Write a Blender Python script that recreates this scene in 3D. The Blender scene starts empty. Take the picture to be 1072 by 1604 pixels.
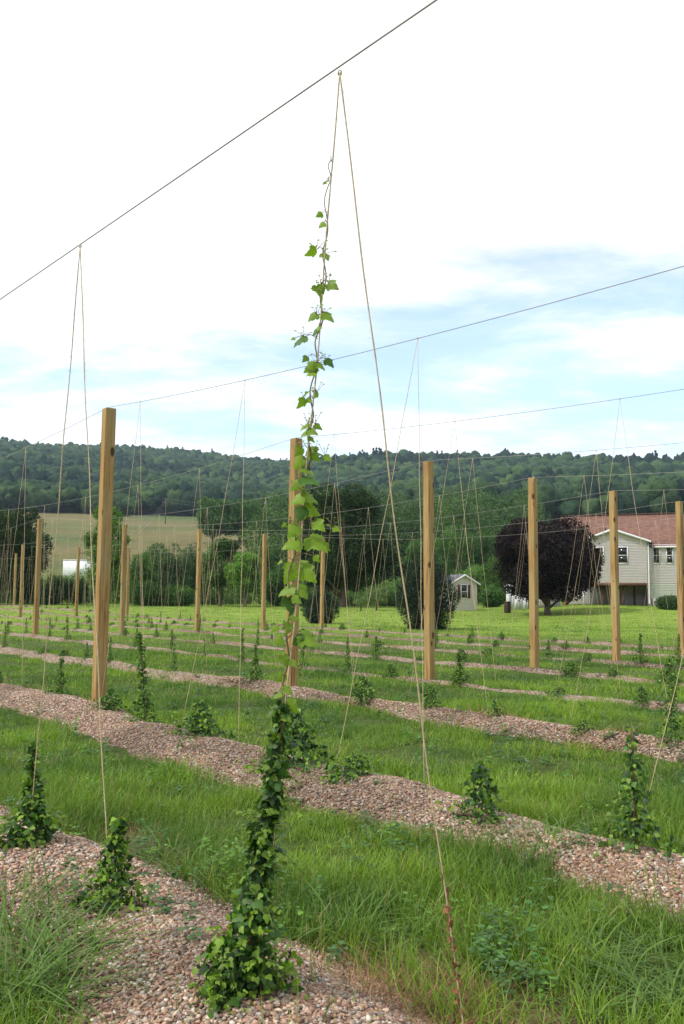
import bpy, bmesh, math, random
import numpy as np
from mathutils import Vector, Matrix
random.seed(7); rng = np.random.default_rng(7)
SC = bpy.context.scene; COL = SC.collection
# ------------------------------------------------------------------ camera
CH = 1.582; PITCH = .0910647; ROLL = .0088166; FPX = 1387.78
_c, _s = math.cos(PITCH), math.sin(PITCH)
_R, _F, _U = np.array([1, 0, 0.]), np.array([0, _c, _s]), np.array([0, -_s, _c])
CR = _R*math.cos(ROLL)+_U*math.sin(ROLL); CU = -_R*math.sin(ROLL)+_U*math.cos(ROLL); CF = _F
cd = bpy.data.cameras.new('camera'); cam = bpy.data.objects.new('camera', cd); COL.objects.link(cam)
cd.sensor_fit = 'VERTICAL'; cd.sensor_height = 24; cd.lens = 24*FPX/1604; cd.clip_start = .05; cd.clip_end = 6000
cam.matrix_world = Matrix(((CR[0], CU[0], -CF[0], 0), (CR[1], CU[1], -CF[1], 0), (CR[2], CU[2], -CF[2], CH), (0, 0, 0, 1)))
SC.camera = cam
SC.view_settings.view_transform = 'Standard'; SC.view_settings.look = 'None'; SC.view_settings.gamma = 1
SC.view_settings.exposure = 0.22
SUN_EL, SUN_AZ = math.radians(48), math.radians(-116)      # azimuth from +Y, negative = left
w = bpy.data.worlds.new('World'); SC.world = w; w.use_nodes = True
def build_world():
    nt = w.node_tree; nt.nodes.clear(); N = nt.nodes.new; L = nt.links.new
    out = N('ShaderNodeOutputWorld'); bg = N('ShaderNodeBackground'); sky = N('ShaderNodeTexSky')
    sky.sky_type = 'NISHITA'; sky.sun_disc = False; sky.sun_elevation = SUN_EL; sky.sun_rotation = SUN_AZ
    sky.air_density = 1; sky.dust_density = 1.2; sky.ozone_density = 2.0
    tc = N('ShaderNodeTexCoord'); sep = N('ShaderNodeSeparateXYZ'); L(tc.outputs['Generated'], sep.inputs[0])
    def M(op, a, b=None, c=None):
        m = N('ShaderNodeMath'); m.operation = op
        for i, q in enumerate((a, b, c)):
            if q is None: continue
            if isinstance(q, (int, float)): m.inputs[i].default_value = q
            else: L(q, m.inputs[i])
        return m.outputs[0]
    z = M('MAXIMUM', sep.outputs[2], 0.0)
    zz = M('ADD', z, .10)
    cb = N('ShaderNodeCombineXYZ'); L(M('DIVIDE', sep.outputs[0], zz), cb.inputs[0]); L(M('DIVIDE', sep.outputs[1], zz), cb.inputs[1])
    mp = N('ShaderNodeMapping'); L(cb.outputs[0], mp.inputs[0]); mp.inputs['Scale'].default_value = (1.05, 1.45, 1); mp.inputs['Location'].default_value = (7.9, 13.1, 0)
    n1 = N('ShaderNodeTexNoise'); n1.inputs['Scale'].default_value = 1.15; n1.inputs['Detail'].default_value = 9; n1.inputs['Roughness'].default_value = .62; n1.inputs['Distortion'].default_value = .25
    L(mp.outputs[0], n1.inputs['Vector'])
    n2 = N('ShaderNodeTexNoise'); n2.inputs['Scale'].default_value = .5; n2.inputs['Detail'].default_value = 3; L(mp.outputs[0], n2.inputs['Vector'])
    f = M('ADD', M('MULTIPLY', n1.outputs[0], .8), M('MULTIPLY', n2.outputs[0], .45))
    # cover grows overhead (elevations above about 18 degrees), a clearer belt lies lower
    mr = N('ShaderNodeMapRange'); L(z, mr.inputs[0]); mr.inputs[1].default_value = .22; mr.inputs[2].default_value = .46; mr.inputs[3].default_value = 0; mr.inputs[4].default_value = .32
    mr2 = N('ShaderNodeMapRange'); L(z, mr2.inputs[0]); mr2.inputs[1].default_value = .19; mr2.inputs[2].default_value = .15; mr2.inputs[3].default_value = 0; mr2.inputs[4].default_value = .07
    f = M('ADD', M('ADD', M('ADD', f, mr.outputs[0]), mr2.outputs[0]), M('MULTIPLY', sep.outputs[0], -.16))
    cr = N('ShaderNodeMapRange'); cr.interpolation_type = 'SMOOTHSTEP'; L(f, cr.inputs[0]); cr.inputs[1].default_value = .53; cr.inputs[2].default_value = .78; cr.inputs[3].default_value = .30; cr.inputs[4].default_value = 1.0
    cl = N('ShaderNodeMapRange'); L(n1.outputs[0], cl.inputs[0]); cl.inputs[1].default_value = .3; cl.inputs[2].default_value = .7; cl.inputs[3].default_value = 9.4; cl.inputs[4].default_value = 12.4
    cc = N('ShaderNodeCombineXYZ')
    L(M('MULTIPLY', cl.outputs[0], .965), cc.inputs[0]); L(M('MULTIPLY', cl.outputs[0], .99), cc.inputs[1]); L(M('MULTIPLY', cl.outputs[0], 1.01), cc.inputs[2])
    sc_ = N('ShaderNodeVectorMath'); sc_.operation = 'MULTIPLY'; L(sky.outputs[0], sc_.inputs[0]); sc_.inputs[1].default_value = (2.3, 2.6, 2.65)
    mx = N('ShaderNodeMixRGB'); L(cr.outputs[0], mx.inputs[0]); L(sc_.outputs[0], mx.inputs[1]); L(cc.outputs[0], mx.inputs[2])
    L(mx.outputs[0], bg.inputs[0]); bg.inputs[1].default_value = .10; L(bg.outputs[0], out.inputs[0])
build_world()
sd = bpy.data.lights.new('sun', 'SUN'); sd.energy = 3.3; sd.angle = math.radians(7); sd.color = (1, .95, .86)
sun = bpy.data.objects.new('sun', sd); COL.objects.link(sun)
_sv = Vector((math.sin(SUN_AZ)*math.cos(SUN_EL), math.cos(SUN_AZ)*math.cos(SUN_EL), math.sin(SUN_EL)))
sun.rotation_euler = _sv.to_track_quat('Z', 'Y').to_euler(); sun.location = (0, 0, 60)
SC.cycles.max_bounces = 7; SC.cycles.diffuse_bounces = 3; SC.cycles.glossy_bounces = 2; SC.cycles.transmission_bounces = 4
SC.cycles.transparent_max_bounces = 6; SC.cycles.volume_bounces = 0; SC.cycles.use_denoising = True

# ------------------------------------------------------------------ geometry of the hop yard
A0 = np.array([-3.12931, 11.64314]); UU = np.array([-.64678, .76268]); NN = np.array([.76268, .64678])
ROW = 3.2438; SPAN = 18.4; PH = 4.0
def rowpt(off, t): return A0+NN*off+UU*t                         # off metres across from the second row, t along it
def ray(px, py): return CF+CR*(px-536)/FPX+CU*(802-py)/FPX
def at(px, py, depth):
    d = ray(px, py); return np.array([0, 0, CH])+d*(depth/d[1])
def proj(P):
    d = np.array(P)-np.array([0, 0, CH]); z = d@CF
    return (536+FPX*(d@CR)/z, 802-FPX*(d@CU)/z) if z > .1 else (-9999, -9999)

def _hash(ix, iy, seed):
    h = (ix.astype(np.int64)*374761393+iy.astype(np.int64)*668265263+seed*1442695041) & 0xffffffff
    h = ((h ^ (h >> 13))*1274126177) & 0xffffffff
    return ((h ^ (h >> 16)) & 0xffff)/65535.0
def vnoise(x, y, seed=0):
    x = np.asarray(x, float); y = np.asarray(y, float); ix = np.floor(x); iy = np.floor(y); fx = x-ix; fy = y-iy
    fx = fx*fx*(3-2*fx); fy = fy*fy*(3-2*fy)
    a = _hash(ix, iy, seed); b = _hash(ix+1, iy, seed); c = _hash(ix, iy+1, seed); d = _hash(ix+1, iy+1, seed)
    return (a*(1-fx)+b*fx)*(1-fy)+(c*(1-fx)+d*fx)*fy-.5
def fbm(x, y, seed=0, o=3):
    r = 0; a = 1
    for k in range(o): r = r+a*vnoise(np.asarray(x)*2**k, np.asarray(y)*2**k, seed+k*17); a *= .5
    return r
def sstep(x, a, b):
    t = np.clip((np.asarray(x, float)-a)/(b-a), 0, 1); return t*t*(3-2*t)
_RPX = [-900, 0, 60, 150, 200, 300, 340, 400, 445, 480, 520, 600, 700, 770, 800, 850, 950, 1040, 1072, 1500, 2500]
_RPY = [690, 692, 699, 700, 702, 709, 714, 721, 727, 722, 718, 716, 714, 716, 714, 717, 720, 722, 720, 735, 760]
def ridge_r(px): return 1120-300*sstep(px, 380, 560)
def hz(px): return 924+.0089*np.asarray(px)
def ground(x, y):
    x = np.asarray(x, float); y = np.asarray(y, float); r = np.hypot(x, y); az = np.arctan2(x, y)
    px = np.clip(536+FPX*np.tan(np.clip(az, -1.0, 1.0)), -900, 2500)
    g = .03*fbm(x*.35, y*.35, 3)*sstep(r, 0, 2)
    g = g+sstep(r, 44, 72)*(.35+.5*sstep(x, 10, 19))
    f = np.interp(r, [100, 125, 160, 250, 420], [0, 2.2, 8.0, 18.0, 36.0])
    rr = ridge_r(px); cz = np.maximum(np.cos(az), .45)
    zr = CH+(hz(px)-np.interp(px, _RPX, _RPY))/FPX*rr*cz-9
    u = np.clip((r-420)/(rr-420), 0, 1)
    h = (zr-36)*(u**1.12)+12*fbm(x*.007, y*.007, 9)*np.sin(u*math.pi)
    h = np.where(r > rr, (zr-36)-(r-rr)*.35, h)
    h = h*(np.cos(np.clip(np.abs(az)-1.3, 0, math.pi))*.5+.5)
    return g+f+np.where(r > 420, h, 0)

# ------------------------------------------------------------------ mesh helpers
def link(o, parent=None):
    COL.objects.link(o)
    if parent is not None: o.parent = parent
    return o
def tag(o, label=None, cat=None, group=None, kind=None):
    if label: o['label'] = label
    if cat: o['category'] = cat
    if group: o['group'] = group
    if kind: o['kind'] = kind
    return o
def empty(name, loc, rz=0, **k):
    o = bpy.data.objects.new(name, None); o.empty_display_size = .2; o.location = Vector([float(q) for q in loc]); o.rotation_euler = (0, 0, rz)
    link(o); return tag(o, **k)
class Geo:
    """collects vertices, faces and per-vertex colours; build() links them as ONE mesh object"""
    def __init__(s): s.V = []; s.F = []; s.C = []; s.n = 0
    def add(s, V, F, c=(1, 1, 1)):
        V = np.asarray(V, float).reshape(-1, 3); c = np.asarray(c, float)
        if c.ndim == 1: c = np.tile(c, (len(V), 1))
        if not isinstance(F, list): F = [F]
        for f in F: s.F.append(np.asarray(f, int)+s.n)
        s.V.append(V); s.C.append(c); s.n += len(V); return s
    def box(s, lo, hi, c=(1, 1, 1), M=None):
        lo = np.array(lo, float); hi = np.array(hi, float)
        V = np.array([[x, y, z] for x in (lo[0], hi[0]) for y in (lo[1], hi[1]) for z in (lo[2], hi[2])])
        if M is not None: V = V@M.T
        return s.add(V, np.array([[0, 1, 3, 2], [4, 6, 7, 5], [0, 4, 5, 1], [2, 3, 7, 6], [0, 2, 6, 4], [1, 5, 7, 3]]), c)
    def tube(s, P, r, k=6, c=(1, 1, 1), cap=True):
        P = np.asarray(P, float); n = len(P); r = np.broadcast_to(np.asarray(r, float), (n,))
        T = np.gradient(P, axis=0); T /= np.linalg.norm(T, axis=1)[:, None]+1e-12
        ref = np.array([0, 0, 1.]) if abs(T[0, 2]) < .8 else np.array([1., 0, 0])
        B = np.cross(T, ref); B /= np.linalg.norm(B, axis=1)[:, None]+1e-12; D = np.cross(B, T)
        a = np.arange(k)*2*math.pi/k
        V = P[:, None]+r[:, None, None]*(B[:, None]*np.cos(a)[None, :, None]+D[:, None]*np.sin(a)[None, :, None])
        i = np.arange(n-1)[:, None]*k; j = np.arange(k)[None]; j2 = (j+1) % k
        F = np.stack([i+j, i+j2, i+k+j2, i+k+j], -1).reshape(-1, 4)
        Fs = [F]
        if cap: Fs += [np.arange(k)[None, ::-1], (np.arange(k)+(n-1)*k)[None]]
        return s.add(V.reshape(-1, 3), Fs, c)
    def build(s, name, mat, parent=None, smooth=False, loc=None):
        me = bpy.data.meshes.new(name)
        V = np.concatenate(s.V); C = np.concatenate(s.C)
        if loc is not None: V = V-np.asarray(loc)
        tot = [np.full(len(f), f.shape[1]) for f in s.F]; tot = np.concatenate(tot); lv = np.concatenate([f.ravel() for f in s.F])
        me.vertices.add(len(V)); me.vertices.foreach_set('co', V.ravel())
        me.loops.add(len(lv)); me.loops.foreach_set('vertex_index', lv.astype(np.int32))
        me.polygons.add(len(tot)); st = np.concatenate([[0], np.cumsum(tot)[:-1]])
        me.polygons.foreach_set('loop_start', st.astype(np.int32)); me.polygons.foreach_set('loop_total', tot.astype(np.int32))
        if smooth: me.polygons.foreach_set('use_smooth', np.ones(len(tot), bool))
        me.update(calc_edges=True); me.validate()
        ca = me.color_attributes.new('col', 'FLOAT_COLOR', 'POINT')
        ca.data.foreach_set('color', np.concatenate([C, np.ones((len(C), 1))], 1).ravel().astype(np.float32))
        me.materials.append(mat)
        o = bpy.data.objects.new(name, me); link(o, parent)
        if loc is not None: o.location = Vector([float(q) for q in loc])
        return o
def scatter(G, T, pos, X, Y, Z, scale, col):
    """stamp template T=(V,F) at pos with the local axes X,Y,Z (N,3), scale (N,) or (N,3), col (N,3)"""
    V, F = T; N = len(pos); m = len(V)
    if N == 0: return
    sc = np.asarray(scale, float); sc = np.repeat(sc[:, None], 3, 1) if sc.ndim == 1 else sc
    W = (V[None, :, 0:1]*sc[:, None, 0:1])*X[:, None]+(V[None, :, 1:2]*sc[:, None, 1:2])*Y[:, None]+(V[None, :, 2:3]*sc[:, None, 2:3])*Z[:, None]+pos[:, None]
    Fs = F if isinstance(F, list) else [F]
    off = (np.arange(N)*m)[:, None, None]
    G.add(W.reshape(-1, 3), [(f[None]+off).reshape(-1, f.shape[1]) for f in Fs], np.repeat(col, m, axis=0))
def nrm(v): return v/(np.linalg.norm(v, axis=-1, keepdims=True)+1e-9)
def frame(tip, up):
    """Y along tip, Z close to up"""
    Y = nrm(tip); X = nrm(np.cross(Y, up)); return X, Y, np.cross(X, Y)
def yaw_frame(N, tilt=.2):
    a = rng.uniform(0, 2*math.pi, N); Z = nrm(np.stack([rng.normal(0, tilt, N), rng.normal(0, tilt, N), np.ones(N)], 1))
    X = np.stack([np.cos(a), np.sin(a), np.zeros(N)], 1); Y = nrm(np.cross(Z, X)); X = np.cross(Y, Z); return X, Y, Z

# ------------------------------------------------------------------ materials
def mat(name, base=(.5, .5, .5), rough=.8, attr=False, spec=.3, nscale=0, namt=0, coords='Object', bump=0, bscale=30, stretch=(1, 1, 1), transl=0, tcol=None, metal=0, rand=0):
    m = bpy.data.materials.new(name); m.use_nodes = True; nt = m.node_tree; N = nt.nodes.new; L = nt.links.new
    b = nt.nodes['Principled BSDF']; out = nt.nodes['Material Output']
    b.inputs['Roughness'].default_value = rough; b.inputs['Specular IOR Level'].default_value = spec; b.inputs['Metallic'].default_value = metal
    rgb = N('ShaderNodeRGB'); rgb.outputs[0].default_value = (*base, 1); c = rgb.outputs[0]
    if attr:
        a = N('ShaderNodeAttribute'); a.attribute_name = 'col'
        mx = N('ShaderNodeMixRGB'); mx.blend_type = 'MULTIPLY'; mx.inputs[0].default_value = 1; L(c, mx.inputs[1]); L(a.outputs['Color'], mx.inputs[2]); c = mx.outputs[0]
    tc = N('ShaderNodeTexCoord'); mp = N('ShaderNodeMapping'); mp.inputs['Scale'].default_value = stretch; L(tc.outputs[coords], mp.inputs[0])
    if namt:
        n = N('ShaderNodeTexNoise'); n.inputs['Scale'].default_value = nscale; n.inputs['Detail'].default_value = 6; n.inputs['Roughness'].default_value = .65; L(mp.outputs[0], n.inputs['Vector'])
        mr = N('ShaderNodeMapRange'); mr.inputs[1].default_value = .25; mr.inputs[2].default_value = .75; mr.inputs[3].default_value = 1-namt; mr.inputs[4].default_value = 1+namt; L(n.outputs[0], mr.inputs[0])
        mx = N('ShaderNodeVectorMath'); mx.operation = 'SCALE'; L(c, mx.inputs[0]); L(mr.outputs[0], mx.inputs['Scale']); c = mx.outputs[0]
    if rand:
        oi = N('ShaderNodeObjectInfo'); mr = N('ShaderNodeMapRange'); mr.inputs[3].default_value = 1-rand; mr.inputs[4].default_value = 1+rand; L(oi.outputs['Random'], mr.inputs[0])
        mx = N('ShaderNodeVectorMath'); mx.operation = 'SCALE'; L(c, mx.inputs[0]); L(mr.outputs[0], mx.inputs['Scale']); c = mx.outputs[0]
    L(c, b.inputs['Base Color'])
    if bump:
        n = N('ShaderNodeTexNoise'); n.inputs['Scale'].default_value = bscale; n.inputs['Detail'].default_value = 5; L(mp.outputs[0], n.inputs['Vector'])
        bp = N('ShaderNodeBump'); bp.inputs['Strength'].default_value = bump; bp.inputs['Distance'].default_value = .02; L(n.outputs[0], bp.inputs['Height']); L(bp.outputs[0], b.inputs['Normal'])
    if transl:
        t = N('ShaderNodeBsdfTranslucent'); ms = N('ShaderNodeMixShader'); ms.inputs[0].default_value = transl
        k = N('ShaderNodeVectorMath'); k.operation = 'MULTIPLY'; L(c, k.inputs[0]); k.inputs[1].default_value = tcol or (1.5, 1.7, .6); L(k.outputs[0], t.inputs[0])
        L(b.outputs[0], ms.inputs[1]); L(t.outputs[0], ms.inputs[2]); L(ms.outputs[0], out.inputs[0])
    return m
M_leaf = mat('hop_leaf', (1, 1, 1), .5, attr=True, spec=.35, transl=.35)
M_tree = mat('tree_leaf', (1, 1, 1), .6, attr=True, spec=.25, transl=.25)
M_forest = mat('forest_leaf', (1, 1, 1), .8, attr=True, spec=.1, nscale=.9, namt=.45, coords='Object', bump=1.0, bscale=1.2)
M_forest.node_tree.nodes['Bump'].inputs['Distance'].default_value = .8
M_grass = mat('grass_blade', (1, 1, 1), .5, attr=True, spec=.3, transl=.35, tcol=(1.3, 1.5, .6))
M_bark = mat('bark', (.13, .1, .075), .9, nscale=6, namt=.4, bump=.6, bscale=14, stretch=(1, 1, .25))
M_twine = mat('coir_twine', (.50, .39, .25), .9, nscale=60, namt=.35, spec=.1)
M_wire = mat('galvanised_wire', (.34, .32, .30), .6, metal=.2, nscale=4, namt=.2)
M_wirefar = M_wire
M_stone = mat('gravel_stone', (1, 1, 1), .85, attr=True, spec=.2, nscale=45, namt=.22)
M_dead = mat('dead_grass', (1, 1, 1), .9, attr=True, spec=.1)

def wood_mat():
    m = bpy.data.materials.new('treated_lumber'); m.use_nodes = True; nt = m.node_tree; N = nt.nodes.new; L = nt.links.new
    b = nt.nodes['Principled BSDF']; b.inputs['Roughness'].default_value = .75; b.inputs['Specular IOR Level'].default_value = .25
    tc = N('ShaderNodeTexCoord'); oi = N('ShaderNodeObjectInfo')
    ad = N('ShaderNodeVectorMath'); ad.operation = 'ADD'; L(tc.outputs['Object'], ad.inputs[0])
    ml = N('ShaderNodeMath'); ml.operation = 'MULTIPLY'; L(oi.outputs['Random'], ml.inputs[0]); ml.inputs[1].default_value = 31
    L(ml.outputs[0], ad.inputs[1])
    def noise(sc, stretch, det=4, rough=.6, dist=0):
        mp = N('ShaderNodeMapping'); mp.inputs['Scale'].default_value = stretch; L(ad.outputs[0], mp.inputs[0])
        n = N('ShaderNodeTexNoise'); n.inputs['Scale'].default_value = sc; n.inputs['Detail'].default_value = det; n.inputs['Roughness'].default_value = rough; n.inputs['Distortion'].default_value = dist
        L(mp.outputs[0], n.inputs['Vector']); return n.outputs[0]
    g = noise(38, (1, 1, .045), 5, .65, .4); big = noise(2.2, (1, 1, .5), 3)
    cr = N('ShaderNodeValToRGB'); L(g, cr.inputs[0]); e = cr.color_ramp.elements
    e[0].position = .36; e[0].color = (.20, .108, .038, 1); e[1].position = .66; e[1].color = (.44, .27, .10, 1)
    mx = N('ShaderNodeMixRGB'); mx.inputs[2].default_value = (.35, .27, .12, 1); L(cr.outputs[0], mx.inputs[1])
    mr = N('ShaderNodeMapRange'); L(big, mr.inputs[0]); mr.inputs[1].default_value = .4; mr.inputs[2].default_value = .65; mr.inputs[4].default_value = .7; L(mr.outputs[0], mx.inputs[0])
    # knots: sparse dark ovals
    mp = N('ShaderNodeMapping'); mp.inputs['Scale'].default_value = (5.2, 5.2, 2.3); L(ad.outputs[0], mp.inputs[0])
    v = N('ShaderNodeTexVoronoi'); v.inputs['Scale'].default_value = 1; L(mp.outputs[0], v.inputs['Vector'])
    kr = N('ShaderNodeMapRange'); L(v.outputs['Distance'], kr.inputs[0]); kr.inputs[1].default_value = .12; kr.inputs[2].default_value = .18; kr.inputs[3].default_value = 1; kr.inputs[4].default_value = 0
    mk = N('ShaderNodeMixRGB'); L(kr.outputs[0], mk.inputs[0]); L(mx.outputs[0], mk.inputs[1]); mk.inputs[2].default_value = (.07, .035, .015, 1)
    # drying checks: thin dark vertical splits
    c2 = noise(16, (1, 1, .02), 2, .5); ck = N('ShaderNodeMapRange'); L(c2, ck.inputs[0]); ck.inputs[1].default_value = .64; ck.inputs[2].default_value = .68; ck.inputs[4].default_value = .8
    m3 = N('ShaderNodeMixRGB'); L(ck.outputs[0], m3.inputs[0]); L(mk.outputs[0], m3.inputs[1]); m3.inputs[2].default_value = (.09, .045, .02, 1)
    rr = N('ShaderNodeMapRange'); L(oi.outputs['Random'], rr.inputs[0]); rr.inputs[3].default_value = .85; rr.inputs[4].default_value = 1.12
    sc2 = N('ShaderNodeVectorMath'); sc2.operation = 'SCALE'; L(m3.outputs[0], sc2.inputs[0]); L(rr.outputs[0], sc2.inputs['Scale'])
    L(sc2.outputs[0], b.inputs['Base Color'])
    bp = N('ShaderNodeBump'); bp.inputs['Strength'].default_value = .35; bp.inputs['Distance'].default_value = .004; L(g, bp.inputs['Height']); L(bp.outputs[0], b.inputs['Normal'])
    return m
M_wood = wood_mat()

def ground_mat():
    m = bpy.data.materials.new('ground_cover'); m.use_nodes = True; nt = m.node_tree; N = nt.nodes.new; L = nt.links.new
    b = nt.nodes['Principled BSDF']; b.inputs['Roughness'].default_value = .95; b.inputs['Specular IOR Level'].default_value = .1
    a = N('ShaderNodeAttribute'); a.attribute_name = 'col'; geo = N('ShaderNodeNewGeometry')
    def noise(s, d=6):
        n = N('ShaderNodeTexNoise'); n.inputs['Scale'].default_value = s; n.inputs['Detail'].default_value = d; n.inputs['Roughness'].default_value = .7; L(geo.outputs['Position'], n.inputs['Vector']); return n.outputs[0]
    c = a.outputs['Color']
    for s, k in ((9, .35), (.8, .25), (.06, .2)):
        mr = N('ShaderNodeMapRange'); L(noise(s), mr.inputs[0]); mr.inputs[1].default_value = .3; mr.inputs[2].default_value = .7; mr.inputs[3].default_value = 1-k; mr.inputs[4].default_value = 1+k
        v = N('ShaderNodeVectorMath'); v.operation = 'SCALE'; L(c, v.inputs[0]); L(mr.outputs[0], v.inputs['Scale']); c = v.outputs[0]
    L(c, b.inputs['Base Color'])
    bp = N('ShaderNodeBump'); bp.inputs['Strength'].default_value = .8; bp.inputs['Distance'].default_value = .04; L(noise(14), bp.inputs['Height']); L(bp.outputs[0], b.inputs['Normal'])
    return m
M_ground = ground_mat()

def gravel_mat():
    m = bpy.data.materials.new('river_gravel'); m.use_nodes = True; nt = m.node_tree; N = nt.nodes.new; L = nt.links.new
    b = nt.nodes['Principled BSDF']; b.inputs['Roughness'].default_value = .9; b.inputs['Specular IOR Level'].default_value = .2
    geo = N('ShaderNodeNewGeometry'); v = N('ShaderNodeTexVoronoi'); v.inputs['Scale'].default_value = 42; v.inputs['Randomness'].default_value = 1; L(geo.outputs['Position'], v.inputs['Vector'])
    sp = N('ShaderNodeSeparateColor'); L(v.outputs['Color'], sp.inputs[0])
    cr = N('ShaderNodeValToRGB'); L(sp.outputs[0], cr.inputs[0]); e = cr.color_ramp.elements
    e[0].position = 0; e[0].color = (0.116, 0.075, 0.058, 1); e[1].position = 1; e[1].color = (0.422, 0.367, 0.320, 1)
    for p, c in ((.25, (0.224, 0.136, 0.105)), (.5, (0.299, 0.211, 0.163)), (.75, (0.272, 0.224, 0.190))):
        q = e.new(p); q.color = (*c, 1)
    n = N('ShaderNodeTexNoise'); n.inputs['Scale'].default_value = 1.3; n.inputs['Detail'].default_value = 5; L(geo.outputs['Position'], n.inputs['Vector'])
    mr = N('ShaderNodeMapRange'); L(n.outputs[0], mr.inputs[0]); mr.inputs[1].default_value = .56; mr.inputs[2].default_value = .68; mr.inputs[4].default_value = .6
    mx = N('ShaderNodeMixRGB'); L(mr.outputs[0], mx.inputs[0]); L(cr.outputs[0], mx.inputs[1]); mx.inputs[2].default_value = (.17, .095, .06, 1)
    sq = N('ShaderNodeVectorMath'); sq.operation = 'MULTIPLY'; L(mx.outputs[0], sq.inputs[0]); sq.inputs[1].default_value = (.93, .92, .88); L(sq.outputs[0], b.inputs['Base Color'])
    bp = N('ShaderNodeBump'); bp.invert = True; bp.inputs['Strength'].default_value = .9; bp.inputs['Distance'].default_value = .02; L(v.outputs['Distance'], bp.inputs['Height']); L(bp.outputs[0], b.inputs['Normal'])
    return m
M_gravel = gravel_mat()

# ------------------------------------------------------------------ ground, beds
ROWS = range(0, 8)                                                # row 0 is nearest, row 1 carries the big near post
def t0(k): return .169*(k-1)
def roff(k): return (k-1)*ROW+(-.0 if k else .0)
def bed_hw(k, t):
    t = np.asarray(t, float)
    base = .57 if k == 0 else (.49 if k == 1 else (.27 if k == 2 else .09))
    h = base+.22*fbm(t*.55, t*0+k*7.3, 21)+.12*vnoise(t*2.3, t*0+k*3.1, 22)
    if k >= 2: h = h+.55*vnoise(t*.6, t*0+k*5.7, 25)+.2*vnoise(t*1.9, t*0+k*4.7, 26)-.02
    return np.maximum(h, .04)
def bed_center(k, t):
    t = np.asarray(t, float)
    return roff(k)+.10*vnoise(t*.4, t*0+k*11.1, 23)+(.12 if k == 0 else 0)+((-.26-.20*sstep(-t, -1, 4)-.12*sstep(-t, 6.5, 8.5)) if k == 1 else -.08)
def bed_z(k, t, s):
    """mound height over the ground at cross position s (metres from the centre line)"""
    hw = bed_hw(k, t); q = 1-(np.abs(s)/hw)**2
    lump = .075*fbm(t*.85, s*1.1+k*9, 31)*sstep(q, 0, .5)
    return np.where(q > -.6, (.15 if k < 3 else .09)*np.clip(q, -.4, 1)+lump, -.08)-.012
def tbounds(k): return (-10.2, 46) if k < 2 else ((-9.5, 60) if k < 5 else (-9, 66))
def surf(x, y):
    """height of ground or bed, whichever is on top"""
    x = np.asarray(x, float); y = np.asarray(y, float); g = ground(x, y)
    dx = x-A0[0]; dy = y-A0[1]; n = dx*NN[0]+dy*NN[1]; t = dx*UU[0]+dy*UU[1]; add = np.zeros_like(g)
    for k in ROWS:
        s = n-bed_center(k, t); b = tbounds(k)
        add = np.maximum(add, np.where((np.abs(s) < 1.2) & (t > b[0]) & (t < b[1]), bed_z(k, t, s), 0))
    return g+add
def in_bed(x, y, grow=0.0):
    dx = x-A0[0]; dy = y-A0[1]; n = dx*NN[0]+dy*NN[1]; t = dx*UU[0]+dy*UU[1]; m = np.zeros(x.shape, bool)
    for k in ROWS:
        b = tbounds(k); m |= (np.abs(n-bed_center(k, t)) < bed_hw(k, t)*(.97 if k < 2 else .9)+grow) & (t > b[0]) & (t < b[1])
    return m
def build_ground():
    r = np.concatenate([[0.], np.linspace(.6, 30, 90), 30*np.exp(np.linspace(.02, math.log(1300/30.), 130))])
    a = np.concatenate([np.linspace(-math.pi, -.62, 40)[:-1], np.linspace(-.62, .62, 200), np.linspace(.62, math.pi, 40)[1:]])[:-1]
    Rr, Aa = np.meshgrid(r, a, indexing='ij'); X = Rr*np.sin(Aa); Y = Rr*np.cos(Aa); Z = ground(X, Y)
    px = 536+FPX*np.tan(np.clip(Aa, -1, 1))
    soil = np.array([.060, .085, .022]); lawn = np.array([.165, .235, .036]); hay = np.array([.135, .12, .052]); hayg = np.array([.058, .10, .030]); wood = np.array([.03, .05, .02])
    def mixc(c, d, f): return c*(1-f[..., None])+d*f[..., None]
    C = np.tile(soil, X.shape+(1,)); n = (X-A0[0])*NN[0]+(Y-A0[1])*NN[1]; t = (X-A0[0])*UU[0]+(Y-A0[1])*UU[1]
    brown = sstep(fbm(X*1.3, Y*1.3, 77), .25, .6); C = mixc(C, np.array([.11, .075, .045]), brown*.7)
    d1 = np.exp(-(((n+2.45)/.35)**2+((t+8.6)/.9)**2))+np.exp(-(((n+2.45)/.3)**2+((t+6.2)/.7)**2))
    C = mixc(C, np.array([.16, .105, .065]), np.clip(d1*1.3, 0, 1))
    far = np.clip(sstep(Rr, 26, 40), 0, 1)
    C = mixc(C, lawn*np.array([1, 1, 1]), far)
    C = mixc(C, hay, sstep(Rr, 118, 135))
    C = mixc(C, hayg, np.clip(sstep(fbm(X*.012, Y*.03, 5), .0, .35)*sstep(Rr, 118, 140)+sstep(Rr, 330, 380)*sstep(px, 170, 240), 0, 1)*.75)
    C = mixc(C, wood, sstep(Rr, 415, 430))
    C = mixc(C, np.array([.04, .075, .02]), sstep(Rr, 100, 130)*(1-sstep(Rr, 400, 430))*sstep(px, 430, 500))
    nr, na = X.shape; i = np.arange(nr-1)[:, None]*na; j = np.arange(na)[None]; j2 = (j+1) % na
    F = np.stack([i+j, i+na+j, i+na+j2, i+j2], -1).reshape(-1, 4)
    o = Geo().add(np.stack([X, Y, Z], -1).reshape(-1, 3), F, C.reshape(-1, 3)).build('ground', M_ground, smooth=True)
    tag(o, kind='structure')
build_ground()
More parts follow.
